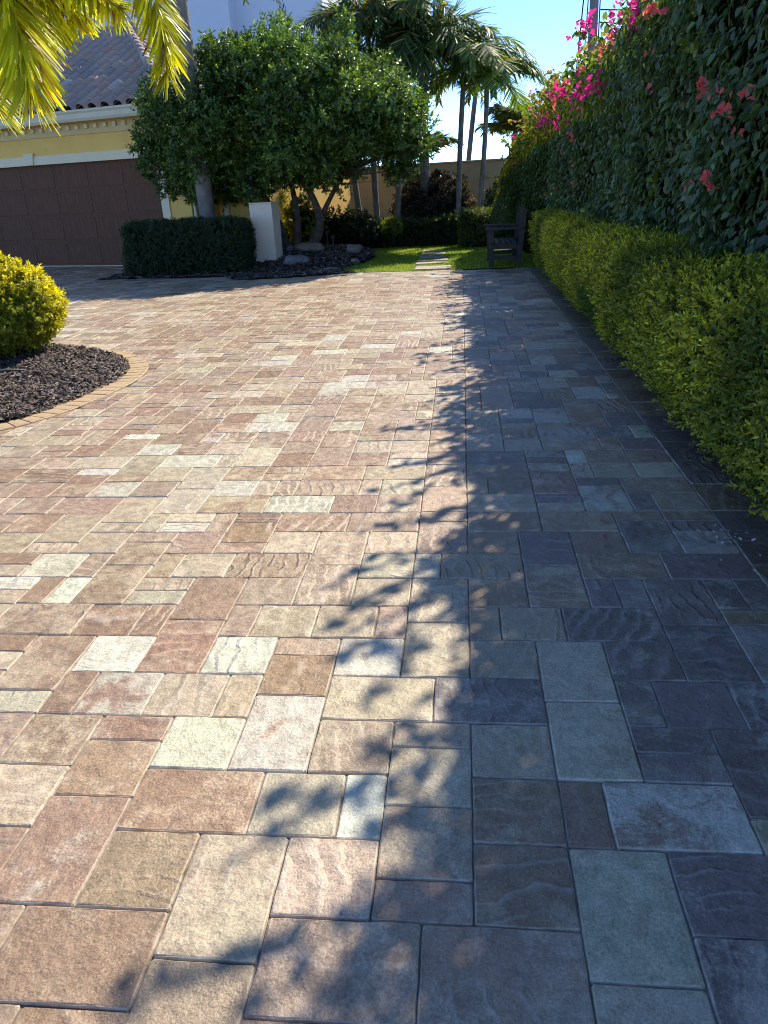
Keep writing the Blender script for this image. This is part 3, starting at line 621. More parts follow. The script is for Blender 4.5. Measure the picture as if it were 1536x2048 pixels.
for q, (sx, sy, sw, sl) in enumerate(STONES):
    o = MB().box((-sw/2, -sl/2+.03, -.03), (sw/2, sl/2-.03, .026), .012).build('stepping_stone', MAT_SLAB); o.location = (sx, sy, 0); o.rotation_euler = (0, 0, random.uniform(-.03, .03))
    tag(o, '%s flat stepping stone%s in the lawn' % (ORD[q], '' if q in (0, 5) else ' from the paving'), 'stepping stone', 'stepping stones across the lawn')
BED = [(-2.05,14.79),(-2.35,15.4),(-2.0,16.6),(-1.9,18.0),(-2.6,19.4),(-4.2,20.6),(-7.2,20.6),(-7.2,15.25),(-4.6,15.0),(-4.0,14.25),(-3.0,14.45)]
def bed_z(x, yv):
    d = max(0, 1-((x+3.4)/1.9)**2-((yv-17.9)/2.6)**2); return .006+.24*d+.01*math.sin(x*9)*math.cos(yv*8)
mound('tree_bed', BED, bed_z, MAT_MULCH, 'dark mulch bed around the multi-trunk tree', .12)
pts = np.column_stack([rng.uniform(-7, -1.9, 14000), rng.uniform(14.3, 20, 14000)]); pts = pts[in_mask(pts, BED)]
chips('bed_mulch', pts, bed_z, 'dark bark mulch under the multi-trunk tree', .04, .12, .08)
sheet('back_soil', [(-16,20.4),(6,20.4),(6,31),(-16,31)], -.02, MAT_SOIL, 'shaded soil behind the lawn under the palms', 'soil')
ROCK = surf('boulder_stone', (.34,.27,.20), (.22,.175,.135), 4, .85, 30, .7, .03, .25, (.40,.34,.27), 12)
ROCKG = surf('grey_rock', (.26,.25,.24), (.17,.165,.16), 4, .85, 30, .7, .03, .25)
def rock(c, r, mat, label, rz=0, seed=0):
    bm = bmesh.new(); bmesh.ops.create_icosphere(bm, subdivisions=4, radius=1); V = np.array([v.co[:] for v in bm.verts])
    k = 1+.30*vnoise(V+seed*5, 1.1)+.10*vnoise(V+seed*3, 3.1)+.03*vnoise(V, 8); W = np.sign(V)*abs(V)**.8*k[:, None]*np.array(r)*.8; W[:, 2] = np.maximum(W[:, 2], -r[2]*.6)
    for v, w in zip(bm.verts, W): v.co = Vector(w)
    me = bpy.data.meshes.new('rock'); bm.to_mesh(me); bm.free()
    for p in me.polygons: p.use_smooth = True
    o = link('rock', me, mat); o.location = (c[0], c[1], bed_z(c[0], c[1])+r[2]*.5); o.rotation_euler = (0, 0, rz); return tag(o, label, 'rock', 'rocks in the tree bed')
rock((-2.33,17.35), (.20,.17,.15), ROCK, 'brown boulder on the lawn edge of the tree bed', .3, 1)
rock((-3.28,17.3), (.38,.20,.12), ROCK, 'long flat tan rock at the foot of the tree', .05, 2)
rock((-3.33,15.95), (.29,.18,.12), ROCKG, 'grey rounded rock just beside the white pillar', -.1, 3)
rock((-3.45,17.75), (.16,.14,.10), ROCK, 'small tan rock on top behind the flat rock', .5, 4)
rock((-2.52,15.25), (.22,.12,.05), ROCKG, 'low grey slab rock where paving meets lawn', .2, 5)
rock((-2.15,16.2), (.11,.08,.07), ROCK, 'little brown rock on the lawn side of the mulch', .9, 6)
rock((-3.72,17.4), (.10,.09,.09), ROCKG, 'small grey stone left of the flat tan rock', .9, 7)
# pillar
MAT_CREAM = surf('cream_stucco', (.86,.76,.58), (.80,.70,.53), 2.2, .85, 130, .35, .004, .2, (.72,.65,.51), 2.4)
pil = tag(empty('white_pillar', (-4.0, 16.45, 0), rad(-6)), 'plain white stucco pillar beside the dark hedge', 'pillar')
MB().box((-.235,-.16,-.02),(.235,.30,1.235), .008).build('shaft', MAT_CREAM, pil)
MB().box((-.243,-.168,1.238),(.243,.308,1.262), .004).build('cap', MAT_CREAM, pil)
MAT_YEL = surf('yellow_stucco', (.90,.58,.165), (.84,.53,.145), 1.3, .88, 150, .4, .004, .2, (.79,.52,.17), 3.1)
MAT_TAN = surf('tan_stucco', (.48,.39,.225), (.42,.335,.19), 1.1, .9, 120, .4, .004, .15)
lw = tag(empty('low_garden_wall', (-5.0, 17.0, 0)), 'low yellow garden wall between dark hedge and white pillar', 'wall')
MB().box((-1.9,-.08,-.02),(.75,.08,.96)).build('body', MAT_YEL, lw); MB().box((-1.95,-.11,.962),(.78,.11,1.0), .006).build('coping', MAT_YEL, lw)
# ------------------------------------------------------------------ multi-trunk tree
TB = np.array([-3.62, 17.9]); tree = tag(empty('multi_trunk_tree', (TB[0], TB[1], 0)), 'broad rounded evergreen tree with several twisting trunks', 'tree')
tops = []; limb_tubes = []
def bez(p, n=7):
    p = [Vector(q) for q in p]; out = []
    for k in range(n):
        t = k/(n-1); q = p[:]
        while len(q) > 1: q = [a.lerp(b, t) for a, b in zip(q, q[1:])]
        out.append(q[0])
    return out
zb = bed_z(*TB)-.03
mains = [((-3.85,17.85),(-4.0,17.8,.9),(-4.35,17.7,1.55),.105),((-3.7,17.95),(-3.55,18.0,.9),(-3.75,18.1,1.75),.095),((-3.35,17.8),(-2.85,17.7,.75),(-3.35,17.7,1.6),.115),((-3.4,17.9),(-3.05,17.95,1.0),(-2.55,17.9,1.7),.08)]
for k, (b, mid, t, r) in enumerate(mains):
    pts = bez([(b[0], b[1], zb), ((b[0]+mid[0])/2-.02, mid[1], zb+.35), mid, t], 9)
    rs = [r*(1-.45*q/8)*(1.25 if q == 0 else 1)*(1+.06*math.sin(q*2.3+k)) for q in range(9)]
    reparent(MB().tube(pts, rs, 10).build('trunk', BARK, None, True), tree); tops.append((Vector(t), r*.55))
CC = np.array([-3.70, 17.65, 2.76]); CR = np.array([2.72, 2.0, 1.34])
lumps = []
tries = 0
while len(lumps) < 92 and tries < 8000:
    tries += 1; v = rng.normal(size=3); v /= np.linalg.norm(v); q = v*rng.uniform(.45, 1.)**.6
    c = CC+q*CR; rr = rng.uniform(.34, .62)
    if c[2] < 1.55+.28*abs(c[0]+3.4)*.15: continue
    if c[0] < -5.2 and c[2] > 3.35: continue
    if min([np.linalg.norm(c-l[0])/(l[1]+rr) for l in lumps], default=9) < .42: continue
    lumps.append((c, rr))
for c, rr in ((np.array([-4.95,17.2,3.9]), .30),(np.array([-3.55,17.4,4.3]), .34),(np.array([-2.25,17.4,4.42]), .17),(np.array([-2.35,17.4,4.1]), .28),(np.array([-6.35,17.1,2.35]), .36),(np.array([-6.2,17.2,3.1]), .34),(np.array([-6.0,17.0,1.75]), .34),(np.array([-.95,17.5,2.9]), .3),(np.array([-1.05,17.6,2.2]), .36),(np.array([-1.3,17.6,1.75]), .32),(np.array([-5.4,16.9,1.5]),.3),(np.array([-6.45,17.,2.0]),.2)): lumps.append((c, rr))
for c, rr in lumps:
    v = Vector(c); b, r = min(tops, key=lambda t: (t[0]-v).length); mid = b.lerp(v, .5)+Vector((random.gauss(0, .12), random.gauss(0, .12), random.uniform(-.05, .15)))
    limb_tubes.append((bez([b, mid, v], 6), [r*.5*(1-.78*q/5) for q in range(6)], 6))
    for q in range(2):
        e = v+Vector(rvec(1)[0])*rr*.9; limb_tubes.append((bez([v.lerp(b, .25), v.lerp(e, .3), e], 4), [.014, .011, .008, .004], 4))
for q in range(26):      # low twiggy branches under the crown
    b, r = random.choice(tops); e = b+Vector((random.uniform(-1.6, 1.6), random.uniform(-.6, .3), random.uniform(-.15, .35))); limb_tubes.append((bez([b, b.lerp(e, .5)+Vector((0, 0, random.uniform(-.1, .2))), e], 6), [.022, .019, .015, .012, .008, .004], 5))
reparent(tubes_mesh(limb_tubes).build('limbs', BARK, None, True), tree)['kind'] = 'stuff'
parts = []
for c, rr in lumps:
    P, N = ball_surface(int(235*rr*rr/.25), c, (rr, rr, rr*.85), .3, 2.6); P -= N*(rng.random(len(P))[:, None]**2)*rr*.7
    lum = np.exp(rng.normal()*.18); y_ = rng.random(len(P))**2
    parts += shoots(P, N, 8, .094, .5, np.array([.30,.42,.06])*lum, np.array([.075,.14,.034])*lum, .12, .35, .6, .28, y_*1.1)
reparent(leafobj('crown', parts, LEAF_GLOSS), tree)
# ------------------------------------------------------------------ palms
def frond_parts(root, mid, tip, nl, Lmax, W, col, plumose=0., droop=.35, rr=.016, var=.22, t0=.06):
    """leaflets along a bezier rachis -> leaf parts and a rachis tube"""
    t = np.linspace(t0, 1, nl); A = np.array
    R0, M_, T_ = A(root, float), A(mid, float), A(tip, float)
    pos = ((1-t)**2)[:, None]*R0+(2*t*(1-t))[:, None]*M_+(t*t)[:, None]*T_
    tg = norm((2*(1-t))[:, None]*(M_-R0)+(2*t)[:, None]*(T_-M_))
    upv = A([0, 0, 1.]); side = norm(np.cross(tg, upv)+1e-4); nrm = np.cross(side, tg); out = []
    for sgn in (-1, 1):
        ang = rng.normal(size=nl)*(.12+1.1*plumose)+.25
        D = side*sgn*np.cos(ang)[:, None]+nrm*np.sin(ang)[:, None]
        fw = (.45+.55*t) if t0 < .2 else (.25+.45*t); D = norm(D+tg*fw[:, None]+np.array([0, 0, -droop])*(rng.uniform(.5, 1.3, nl))[:, None])
        L = Lmax*((np.sin(np.clip(t*1.05+.12, 0, 1)*math.pi)**.55*.75+.25) if t0 < .2 else (1-.45*t**5))*rng.uniform(.82, 1.1, nl)
        c = A(col)*np.exp(rng.normal(size=(nl, 1))*var)*np.exp(rng.normal(size=(nl, 3))*.05); dry = rng.random(nl) < .06; c[dry] = A([.30,.19,.07])*np.exp(rng.normal(size=(dry.sum(), 1))*.3)
        S_ = norm(np.cross(D, nrm+rvec(nl)*.4)); dz = np.array([0, 0, -1.])
        w = (W*rng.uniform(.7, 1.2, nl))[:, None]; L = L[:, None]
        m1 = pos+D*L*.45+dz*L*droop*.10; e = pos+D*L+dz*L*droop*.38
        V = np.stack([pos-S_*w*.25, m1-S_*w*.5, e-S_*w*.22, e+S_*w*.16+D*L*.04, m1+S_*w*.5, pos+S_*w*.25], 1).reshape(-1, 3)
        b = np.arange(nl)[:, None]*6; F = np.vstack([b+A([[0, 5, 4, 1]]), b+A([[1, 4, 3, 2]])])
        out.append((V, F, np.repeat(np.column_stack([c, np.ones(nl)]), 6, 0)))
    tb = MB().tube([tuple(p) for p in pos[::max(1, nl//9)]], [rr*(1-.8*k/10) for k in range(len(pos[::max(1, nl//9)]))], 5, False)
    tv = A(tb.v); tf = A(tb.f); out.append((tv, tf, np.tile(A([col[0]*.9, col[1]*.9, col[2]*.8, 1.]), (len(tv), 1))))
    return out
def palm(name, base, top, r0, r1, nf, FL, LL, W, col, label, group=None, plum=0., droop=.4, rise=.35, bulge=0., nl=54, start=0., bark=PALM_BARK, crownshaft=True, tagged=True):
    b = Vector(base); t = Vector(top); root = empty(name, base); tag(root, label, 'palm', group)
    pts = [b.lerp(t, k/10)+Vector(((k/10)*(1-k/10)*.12*(1 if base[0] % .2 > .1 else -1), 0, 0)) for k in range(11)]
    rs = [(r0+(r1-r0)*k/10)*(1.25 if k == 0 else 1)*(1+bulge*math.sin(math.pi*min(1, k/8))) for k in range(11)]
    # ringed trunk
    pp, rr_ = [], []
    N_ = max(12, int((t-b).length*7))
    for q in range(N_):
        for e in (0, .82): 
            u = (q+e)/N_; x = u*10; k = min(9, int(x)); pp.append(pts[k].lerp(pts[k+1], x-k)); rr_.append((rs[k]+(rs[k+1]-rs[k])*(x-k))*(1.0 if e == 0 else .965))
    pp.append(t+Vector((0, 0, .03))); rr_.append(r1)
    reparent(MB().tube(pp, rr_, 12).build('trunk', bark, None, True), root)
    if crownshaft:
        cs = MB().tube([t, t+Vector((0, 0, .3)), t+Vector((0, 0, .62))], [r1*1.05, r1*1.15, r1*.5], 10).build('crownshaft', surf('crownshaft_'+name, (.10,.15,.05), (.13,.16,.06), 3, .5, 40, .2, .005), None, True); reparent(cs, root)
        t = t+Vector((0, 0, .5))
    for k in range(nf):
        az = start+k*2.399+random.uniform(-.2, .2); el = rise+random.uniform(-.35, .55)*(1 if k % 2 else .6); ln = FL*random.uniform(.85, 1.1)
        d = Vector((math.cos(az)*math.cos(el), math.sin(az)*math.cos(el), math.sin(el))); h = Vector((math.cos(az), math.sin(az), 0))
        md = t+d*ln*.62; tp = t+h*ln*(.85*math.cos(el)+.08)+Vector((0, 0, ln*(math.sin(el)*.7-droop)))
        reparent(leafobj('frond', frond_parts(t, md, tp, nl, LL, W, col, plum, .45, .014), LEAF_PALM), root)
    return root
GP = (.12,.20,.04); DP = (.075,.13,.04)
palm('slender_palm', (-.10,21,0), (.06,21,3.65), .075, .06, 14, 2.1, .52, .038, GP, 'slender grey palm with its trunk nearest the middle of the lawn view', 'slender palms by the back wall', .06, .5, .55)
palm('slender_palm', (.36,20.8,0), (.60,20.8,3.05), .075, .055, 14, 2.1, .55, .038, (.14,.235,.045), 'slender leaning palm in front of the wall beside the flowering vine', 'slender palms by the back wall', .05, .5, .55)
palm('slender_palm', (-2.52,21,0), (-2.85,21.2,3.6), .085, .06, 12, 1.7, .5, .045, DP, 'leaning slender palm trunk seen under the tree, leftmost of three', 'slender palms by the back wall', .4)
palm('slender_palm', (-2.14,21,0), (-2.2,21.2,4.6), .085, .06, 16, 2.0, .55, .045, DP, 'upright slender palm trunk seen under the tree, middle of three', 'slender palms by the back wall', .6)
palm('slender_palm', (-1.66,21,0), (-1.50,21.2,4.5), .075, .055, 16, 2.0, .55, .045, DP, 'slender palm trunk at the outer edge of the tree crown', 'slender palms by the back wall', .6)
palm('stout_palm', (-.91,21.4,0), (-.90,21.4,4.1), .13, .12, 22, 2.4, .72, .05, DP, 'stout palm with thick smooth trunk and heavy dark hanging fronds', None, .6, .7, .30)
palm('distant_palm', (.05,30,0), (.55,30,4.6), .10, .08, 14, 1.9, .55, .045, (.10,.15,.04), 'pale trunked palm standing beyond the back wall', 'palms beyond the wall', .1, .5)
palm('distant_palm', (1.9,29,0), (1.8,29,2.4), .12, .10, 16, 1.9, .6, .06, (.11,.16,.04), 'low bushy palm beyond the wall behind the flowering vine', 'palms beyond the wall', .1, .3, .7)
palm('distant_palm', (-1.2,31,0), (-1.3,31,2.0), .12, .10, 14, 1.7, .6, .06, (.10,.15,.04), 'low palm beyond the wall left of the stout palm', 'palms beyond the wall', .1, .3, .7)
# big palm behind the dark hedge (ringed trunk, head above the picture)
palm('foxtail_palm', (-5.16,16.5,0), (-5.20,16.5,5.8), .135, .16, 11, 2.3, .50, .035, (.055,.085,.022), 'tall ringed palm trunk rising behind the dark hedge', None, .9, .75, .25, .25, 46, .35)
# golden palm whose trunk stands left of the view; its fronds hang into the top corner
gp = tag(empty('golden_palm', (-5.75, 7.6, 0)), 'golden foxtail palm with bright yellow backlit fronds hanging over the garage', 'palm')
GT = Vector((-5.6, 7.7, 4.5)); reparent(MB().tube(bez([(-5.75,7.6,-.02),(-5.6,7.6,2),GT], 9), [.14,.13,.13,.13,.125,.12,.12,.11,.10], 12).build('trunk', PALM_BARK, None, True), gp)
YC = (.58,.60,.03)
def gold_frond(mid, tip, nl=150, L=.50, W=.034, pl=.75):
    reparent(leafobj('frond', frond_parts(GT, mid, tip, nl, L, W, YC, pl, .5, .02, .32, .3), LEAF_PALM), gp)
def PX(x, y, Y): return tuple(at_y(x, y, Y))
gold_frond(PX(10, -330, 7.4), PX(62, 195, 7.3), 300, .52)
gold_frond(PX(-150, -160, 7.7), PX(-10, 215, 7.8), 240, .50)
gold_frond(PX(40, -120, 7.5), PX(245, 20, 7.3), 300, .30)
gold_frond(PX(150, -60, 7.9), PX(150, 30, 8.0), 200, .34)
gold_frond(PX(320, -420, 7.2), PX(335, 150, 7.2), 300, .36)
gold_frond(PX(60, -260, 7.7), PX(105, 55, 7.8), 220, .42)
gold_frond(PX(-500, -200, 7.9), PX(-400, 100, 8.0), 90)
gold_frond((-6.6,6.8,5.8), (-7.6,6.0,4.2), 90); gold_frond((-6.2,8.8,5.9), (-6.8,10.0,4.4), 90); gold_frond((-5.4,6.6,5.9), (-5.2,5.4,4.6), 90)
# back planting
hedge('back_hedge', (-5.4, 20.3, .02), (.0, 20.95, .60), ('-y', '+z', '+x', '-x'), 3300, 7, .07, .5, (.045,.075,.02), (.02,.035,.012), LEAF_GLOSS, 'long low dark hedge behind the lawn', bulge=.10)
hedge('bench_hedge', (.0, 19.3, .02), (1.5, 20.3, .78), ('-y', '+z', '-x'), 1700, 8, .055, .5, (.12,.16,.025), (.035,.06,.015), LEAF_GLOSS, 'green clipped hedge behind the dark bench', bulge=.05)
bush('croton_shrub', (-.72, 21.6, .92), (.98, .6, .68), 900, 8, .13, .34, (.10,.07,.035), (.028,.024,.022), LEAF_GLOSS, 'dark purplish shrub in front of the back wall', 6, -.8, .1)
bush('pale_shrub', (-1.72, 20.25, .50), (.24, .2, .16), 200, 8, .07, .5, (.30,.36,.06), (.09,.13,.03), LEAF_GOLD, 'small light green shrub against the long low dark hedge', 4, -.8)
bush('lime_shrub', (-3.72, 19.2, .75), (.36, .32, .52), 330, 8, .085, .5, (.34,.42,.04), (.14,.21,.03), LEAF_GOLD, 'bright lime shrub glimpsed between the tree trunks', 5, -.8)
va = at_y(468, 402, 20.6); vb = at_y(540, 395, 21.4)
bush('variegated_shrub', (va[0], 20.6, 1.2), (.50, .4, .85), 520, 8, .17, .2, (.62,.58,.20), (.20,.24,.05), LEAF_GOLD, 'sunlit variegated shrub behind the low garden wall', 6, -.9, core=.4)
bush('variegated_shrub', (vb[0], 21.4, 1.25), (.5, .4, .85), 420, 8, .14, .25, (.50,.50,.14), (.16,.20,.05), LEAF_GOLD, 'sunlit variegated shrub just behind the white pillar', 6, -.9, core=.4)
bush('dark_shrub', (-3.0, 20.2, .45), (.95, .5, .48), 600, 8, .10, .4, (.035,.055,.018), (.018,.03,.011), LEAF_GLOSS, 'very dark low shrub in shade right of the tree', 5, -.8)
bush('vine_foot_shrub', (1.35, 21.0, .75), (.75, .6, .8), 600, 8, .11, .4, (.045,.075,.02), (.02,.035,.012), LEAF_GLOSS, 'dark leafy shrub under the far end of the flowering vine', 5, -.8)
# ------------------------------------------------------------------ back wall and far building
def wall_run(name, A, B, h, th, mat, label):
    a = math.atan2(B[1]-A[1], B[0]-A[0]); ln = math.hypot(B[0]-A[0], B[1]-A[1]); r = tag(empty(name, (A[0], A[1], 0), a), label, 'wall')
    MB().box((0, -th/2, -.03), (ln, th/2, h-.05)).build('body', mat, r); MB().box((-.03, -th/2-.04, h-.047), (ln+.03, th/2+.04, h), .008).build('coping', mat, r); return r
wall_run('garden_wall', (-9.5, 29.5), (3.4, 22.9), 2.0, .22, MAT_TAN, 'tan stucco garden wall behind the palms')
MAT_FAR = surf('pale_stucco', (.60,.62,.70), (.57,.59,.67), .3, .9, 20, .1, .01, .2)
fb = tag(empty('pale_building', (-14, 45, 0)), 'tall pale grey-white building rising behind the tree', 'building')
MB().box((-14, -1.2, 0), (2.62, 9, 15)).build('front_block', MAT_FAR, fb); MB().box((2.62, 0, 0), (7.1, 9, 15)).build('side_block', MAT_FAR, fb)
MB().box((-14.2, -1.4, 15.002), (2.8, 9.2, 15.3)).build('roof_edge', MAT_FAR, fb); MB().box((2.802, -.2, 15.002), (7.3, 9.2, 15.3)).build('roof_edge', MAT_FAR, fb)
POLE = surf('pole_wood', (.26,.235,.22), (.20,.18,.17), 4, .9, 30, .6, .02, .1)
up_ = tag(empty('utility_pole', (4.32, 30, 0)), 'weathered grey utility pole above the flowering vine', 'pole')
MB().tube([(0,0,0),(0,0,5),(-.02,0,11)], [.17,.15,.13], 12).build('shaft', POLE, up_, True); MB().box((-1.1,-.06,9.9),(1.1,.06,10.05), .01).build('crossarm', POLE, up_)
WIRE = surf('cable', (.03,.03,.032), (.025,.025,.027), 3, .6, 30, .1, .002)
MB().tube([(-.12,-.1,10.5),(-.85,-.6,.0)], .022, 5).build('guy_wire', WIRE, up_); MB().tube([(-.12,-.1,10.2),(-.45,-.5,.0)], .018, 5).build('guy_wire', WIRE, up_)
MB().tube([(.17,-.02,7.2),(.20,-.02,4.0),(.2,0,.2)], .02, 5).build('ground_wire', WIRE, up_)
for k, (z0, z1) in enumerate(((6.35, 7.3), (6.0, 6.2))):
    pts = [(4.5+t*16, 29.8+t*6, z0+(z1-z0)*t-.5*4*t*(1-t)*.6) for t in np.linspace(0, 1, 14)]
    o = MB().tube(pts, .022, 5).build('power_line', WIRE); tag(o, ('upper' if k == 0 else 'lower')+' cable running from the utility pole behind the vine', 'cable', 'cables on the pole')
# ------------------------------------------------------------------ garage house
HA = rad(-17.9); house = tag(empty('garage_house', (-9.0, 18.5, 0), HA), 'yellow stucco house with brown garage door and barrel tile roof', 'house')
MAT_TRIM = surf('cream_trim', (.84,.72,.48), (.80,.68,.45), 2, .8, 120, .25, .003, .25)
MAT_GUT = surf('gutter_paint', (.66,.60,.42), (.62,.56,.39), 2, .5, 40, .1, .002, .4)
def doormat():
    m, nt, p, o = newmat('brown_wood_door'); tc = nd(nt, 'ShaderNodeTexCoord').outputs['Object']
    mp = nd(nt, 'ShaderNodeMapping'); mp.inputs['Scale'].default_value = (22, 22, 1.2); nt.links.new(tc, mp.inputs['Vector'])
    g = noise(nt, mp.outputs[0], 2.2, 6, .65, .6); nt.links.new(mixc(nt, ramp(nt, g, .3, .7), (.105,.043,.021), (.165,.075,.039)), p.inputs['Base Color'])
    p.inputs['Roughness'].default_value = .6; p.inputs['Specular IOR Level'].default_value = .2; nt.links.new(bump(nt, g, .35, .004), p.inputs['Normal']); return m
MAT_DOOR = doormat()
DL, DR, DT = -4.55, 2.58, 2.25
w = MB(); w.box((DR, 0, -.03), (3.34, .25, 3.06)).box((DL, 0, DT), (DR, .25, 3.06)).box((-9, 0, -.03), (DL, .25, 3.06)); w.build('wall', MAT_YEL, house)
MB().box((3.09, .25, -.03), (3.34, 8, 3.06)).build('wall', MAT_YEL, house)
gd = MB().box((DL+.005, .13, .012), (DR-.005, .17, DT-.005)).build('garage_door', MAT_DOOR, house)
ph = DT/4; ncol = 7; pw = (DR-DL)/ncol
pm = MB().box((-pw/2+.05, -.007, -ph/2+.05), (pw/2-.05, 0, ph/2-.05), .006).build('panel', MAT_DOOR); pme = pm.data; bpy.data.objects.remove(pm)
for rI in range(4):
    MB().box((DL+.01, .1245, rI*ph+.016), (DR-.01, .1295, (rI+1)*ph-.008)).build('door_section', MAT_DOOR, house)
    for cI in range(ncol):
        o = link('panel', pme, None, gd); o.location = (DL+(cI+.5)*pw, .1235, (rI+.5)*ph+.004)
MB().box((DL, .05, -.02), (DR, .20, .012)).build('threshold', MAT_TRIM, house)
MB().box((DR, -.035, -.03), (DR+.21, -.001, DT+.19)).box((DL-.21, -.035, -.03), (DL, -.001, DT+.19)).box((DL, -.034, DT), (DR, -.0015, DT+.189)).build('door_trim', MAT_TRIM, house)
ks = [(-.88,2.255),(-1.08,2.255),(-1.135,2.505),(-.825,2.505)]
MB().add([(x, -.075, z) for x, z in ks]+[(x, -.036, z) for x, z in ks], [(0,1,2,3),(7,6,5,4),(0,4,5,1),(1,5,6,2),(2,6,7,3),(3,7,4,0)]).build('keystone', MAT_TRIM, house)
MB().box((-9, -.05, 2.80), (3.39, -.001, 3.058)).build('frieze', surf('frieze_paint', (.70,.55,.26), (.66,.51,.24), 2, .85, 100, .3, .003), house)
dm = MB().box((-.045, -.05, 0), (.045, 0, .085)).build('dentil', MAT_TRIM); dme = dm.data; bpy.data.objects.remove(dm)
for k in range(26):
    o = link('dentil', dme, None, house); o.location = (3.25-k*.262, -.051, 2.905)
MB().box((-9, -.52, 3.062), (3.5, .25, 3.09)).build('soffit', MAT_TRIM, house)
gu = MB()
prof = [(-.50,3.01),(-.53,3.01),(-.56,3.06),(-.57,3.15),(-.60,3.19),(-.60,3.225),(-.50,3.225)]
gu.add([(x, a, b) for x in (-9, 3.56) for a, b in prof], [tuple(range(7))[::-1], tuple(range(7, 14))]+[(k, (k+1) % 7, 7+(k+1) % 7, 7+k) for k in range(7)])
gu.build('gutter', MAT_GUT, house)
TANR = .53; EZ = 3.23; EX = 3.56; EY = -.56; RY = 3.45; RZ = EZ+TANR*(RY-EY); LX = -9.5
DECK = surf('roof_underlay', (.06,.05,.05), (.04,.035,.035), 5, .95, 30, .3, .01)
run = RY-EY
roof = MB().add([(LX,EY,EZ),(EX,EY,EZ),(EX-run,RY,RZ),(LX+run,RY,RZ),(EX,EY+2*run,EZ),(LX,EY+2*run,EZ)], [(0,1,2,3),(1,4,2),(4,5,3,2),(5,0,3)]).build('roof', DECK, house)
TC = [((.34,.245,.20),(.42,.31,.26)),((.28,.225,.21),(.36,.30,.28)),((.41,.28,.22),(.48,.35,.29)),((.20,.18,.18),(.27,.245,.24)),((.42,.20,.155),(.48,.26,.21)),((.48,.42,.36),(.55,.49,.43))]
TC = [tuple(tuple(.6*q+.4*r_ for q, r_ in zip(c_, (.34,.265,.225))) for c_ in pr) for pr in TC]
TM = [surf('clay_tile_%s' % n_, a, b, 6, .6, 60, .4, .004, .3) for n_, (a, b) in zip(('brown','mauve','tan','slate','terracotta','sand'), TC)]
def s_tile(mat, PW=.335, TL=.47, th=.02):
    xs = PW*np.array([0,.02,.07,.15,.25,.34,.43,.53,.60,.64,.74,.86,1.]); zt = np.where(xs < PW*.65, .10*np.clip(1-((xs/PW-.32)/.325)**2, 0, 1)**.5, -.035*np.sin(np.clip((xs-PW*.64)/(PW*.36), 0, 1)*math.pi)); n = len(xs)
    V = [(x, 0, z+.024) for x, z in zip(xs, zt)]+[(x, TL, z*.96+.004) for x, z in zip(xs, zt)]+[(x, .003, z+.024-th) for x, z in zip(xs, zt)]
    F = [(k, k+1, n+k+1, n+k) for k in range(n-1)]+[(2*n+k, 2*n+k+1, k+1, k) for k in range(n-1)]+[(0, n, 2*n), (n-1, 3*n-1, 2*n-1)]
    me = bpy.data.meshes.new('roof_tile'); me.from_pydata(V, [], F); me.update(); me.materials.append(mat)
    for p in me.polygons[:n-1]: p.use_smooth = True
    return me
SM = [s_tile(m) for m in TM]
sl = math.atan(TANR); e_ = .365; tr_ = random.Random(9); cnt = 0
for rI in range(14):
    s = rI*e_-.05; yy = EY+s*math.cos(sl); zz = EZ+s*math.sin(sl)+.012
    if yy > RY-.1: break
    hx = EX-(yy-EY)-.02
    for cI in range(60):
        x = EX-.36-cI*.335
        if x < -4.6: break
        if x+.17 > hx: continue
        o = link('roof_tile', tr_.choices(SM, (.34,.28,.16,.13,.05,.04))[0], None, roof); o.location = (x, yy+tr_.gauss(0, .004), zz+tr_.gauss(0, .002)); o.rotation_euler = (sl+tr_.gauss(0, .006), 0, tr_.gauss(0, .006)); cnt += 1
# hip caps and the side slope
hipd = Vector((-1, 1, TANR)).normalized(); hip_len = run*math.sqrt(2+TANR**2); k = 0.
capm = MB().tube([(0,0,0),(0,.22,.0),(0,.44,0)], [.115,.105,.095], 10, False)
while k < hip_len-.1:
    p = Vector((EX, EY, EZ+.06))+hipd*k; p2 = p+hipd*.44
    o = MB().tube([p, p.lerp(p2, .5), p2], [.115,.107,.09], 10, True).build('hip_tile', tr_.choice(TM), roof, True); k += .36
sv = MB()
for rI in range(13):
    s = rI*e_-.05; xx = EX-s*math.cos(sl); zz = EZ+s*math.sin(sl)+.012
    for cI in range(26):
        yy = EY+.2+cI*.335
        if yy < EY+(EX-xx)+.1 or yy > EY+2*run-(EX-xx): continue
        me = SM[1]; c_, s_ = math.cos(sl), math.sin(sl)
        sv.add([(xx-v.co.y*c_+v.co.z*s_, yy+v.co.x, zz+v.co.y*s_+v.co.z*c_) for v in me.vertices], [tuple(p.vertices) for p in me.polygons])
o = sv.build('side_slope_tiles', TM[2], roof); o['kind'] = 'stuff'
# rear wing seen right of the garage
MB().box((3.36, 1.0, -.03), (4.35, 1.25, 3.0)).build('wing_wall', MAT_YEL, house)
for x in (3.52, 4.20): MB().box((x, .93, -.03), (x+.14, .998, 2.98)).build('pilaster', MAT_TRIM, house)
MB().tube([(3.45, -.02, 0), (3.45, -.02, 2.7), (3.50, -.3, 3.0)], .04, 8).build('downspout', MAT_GUT, house)
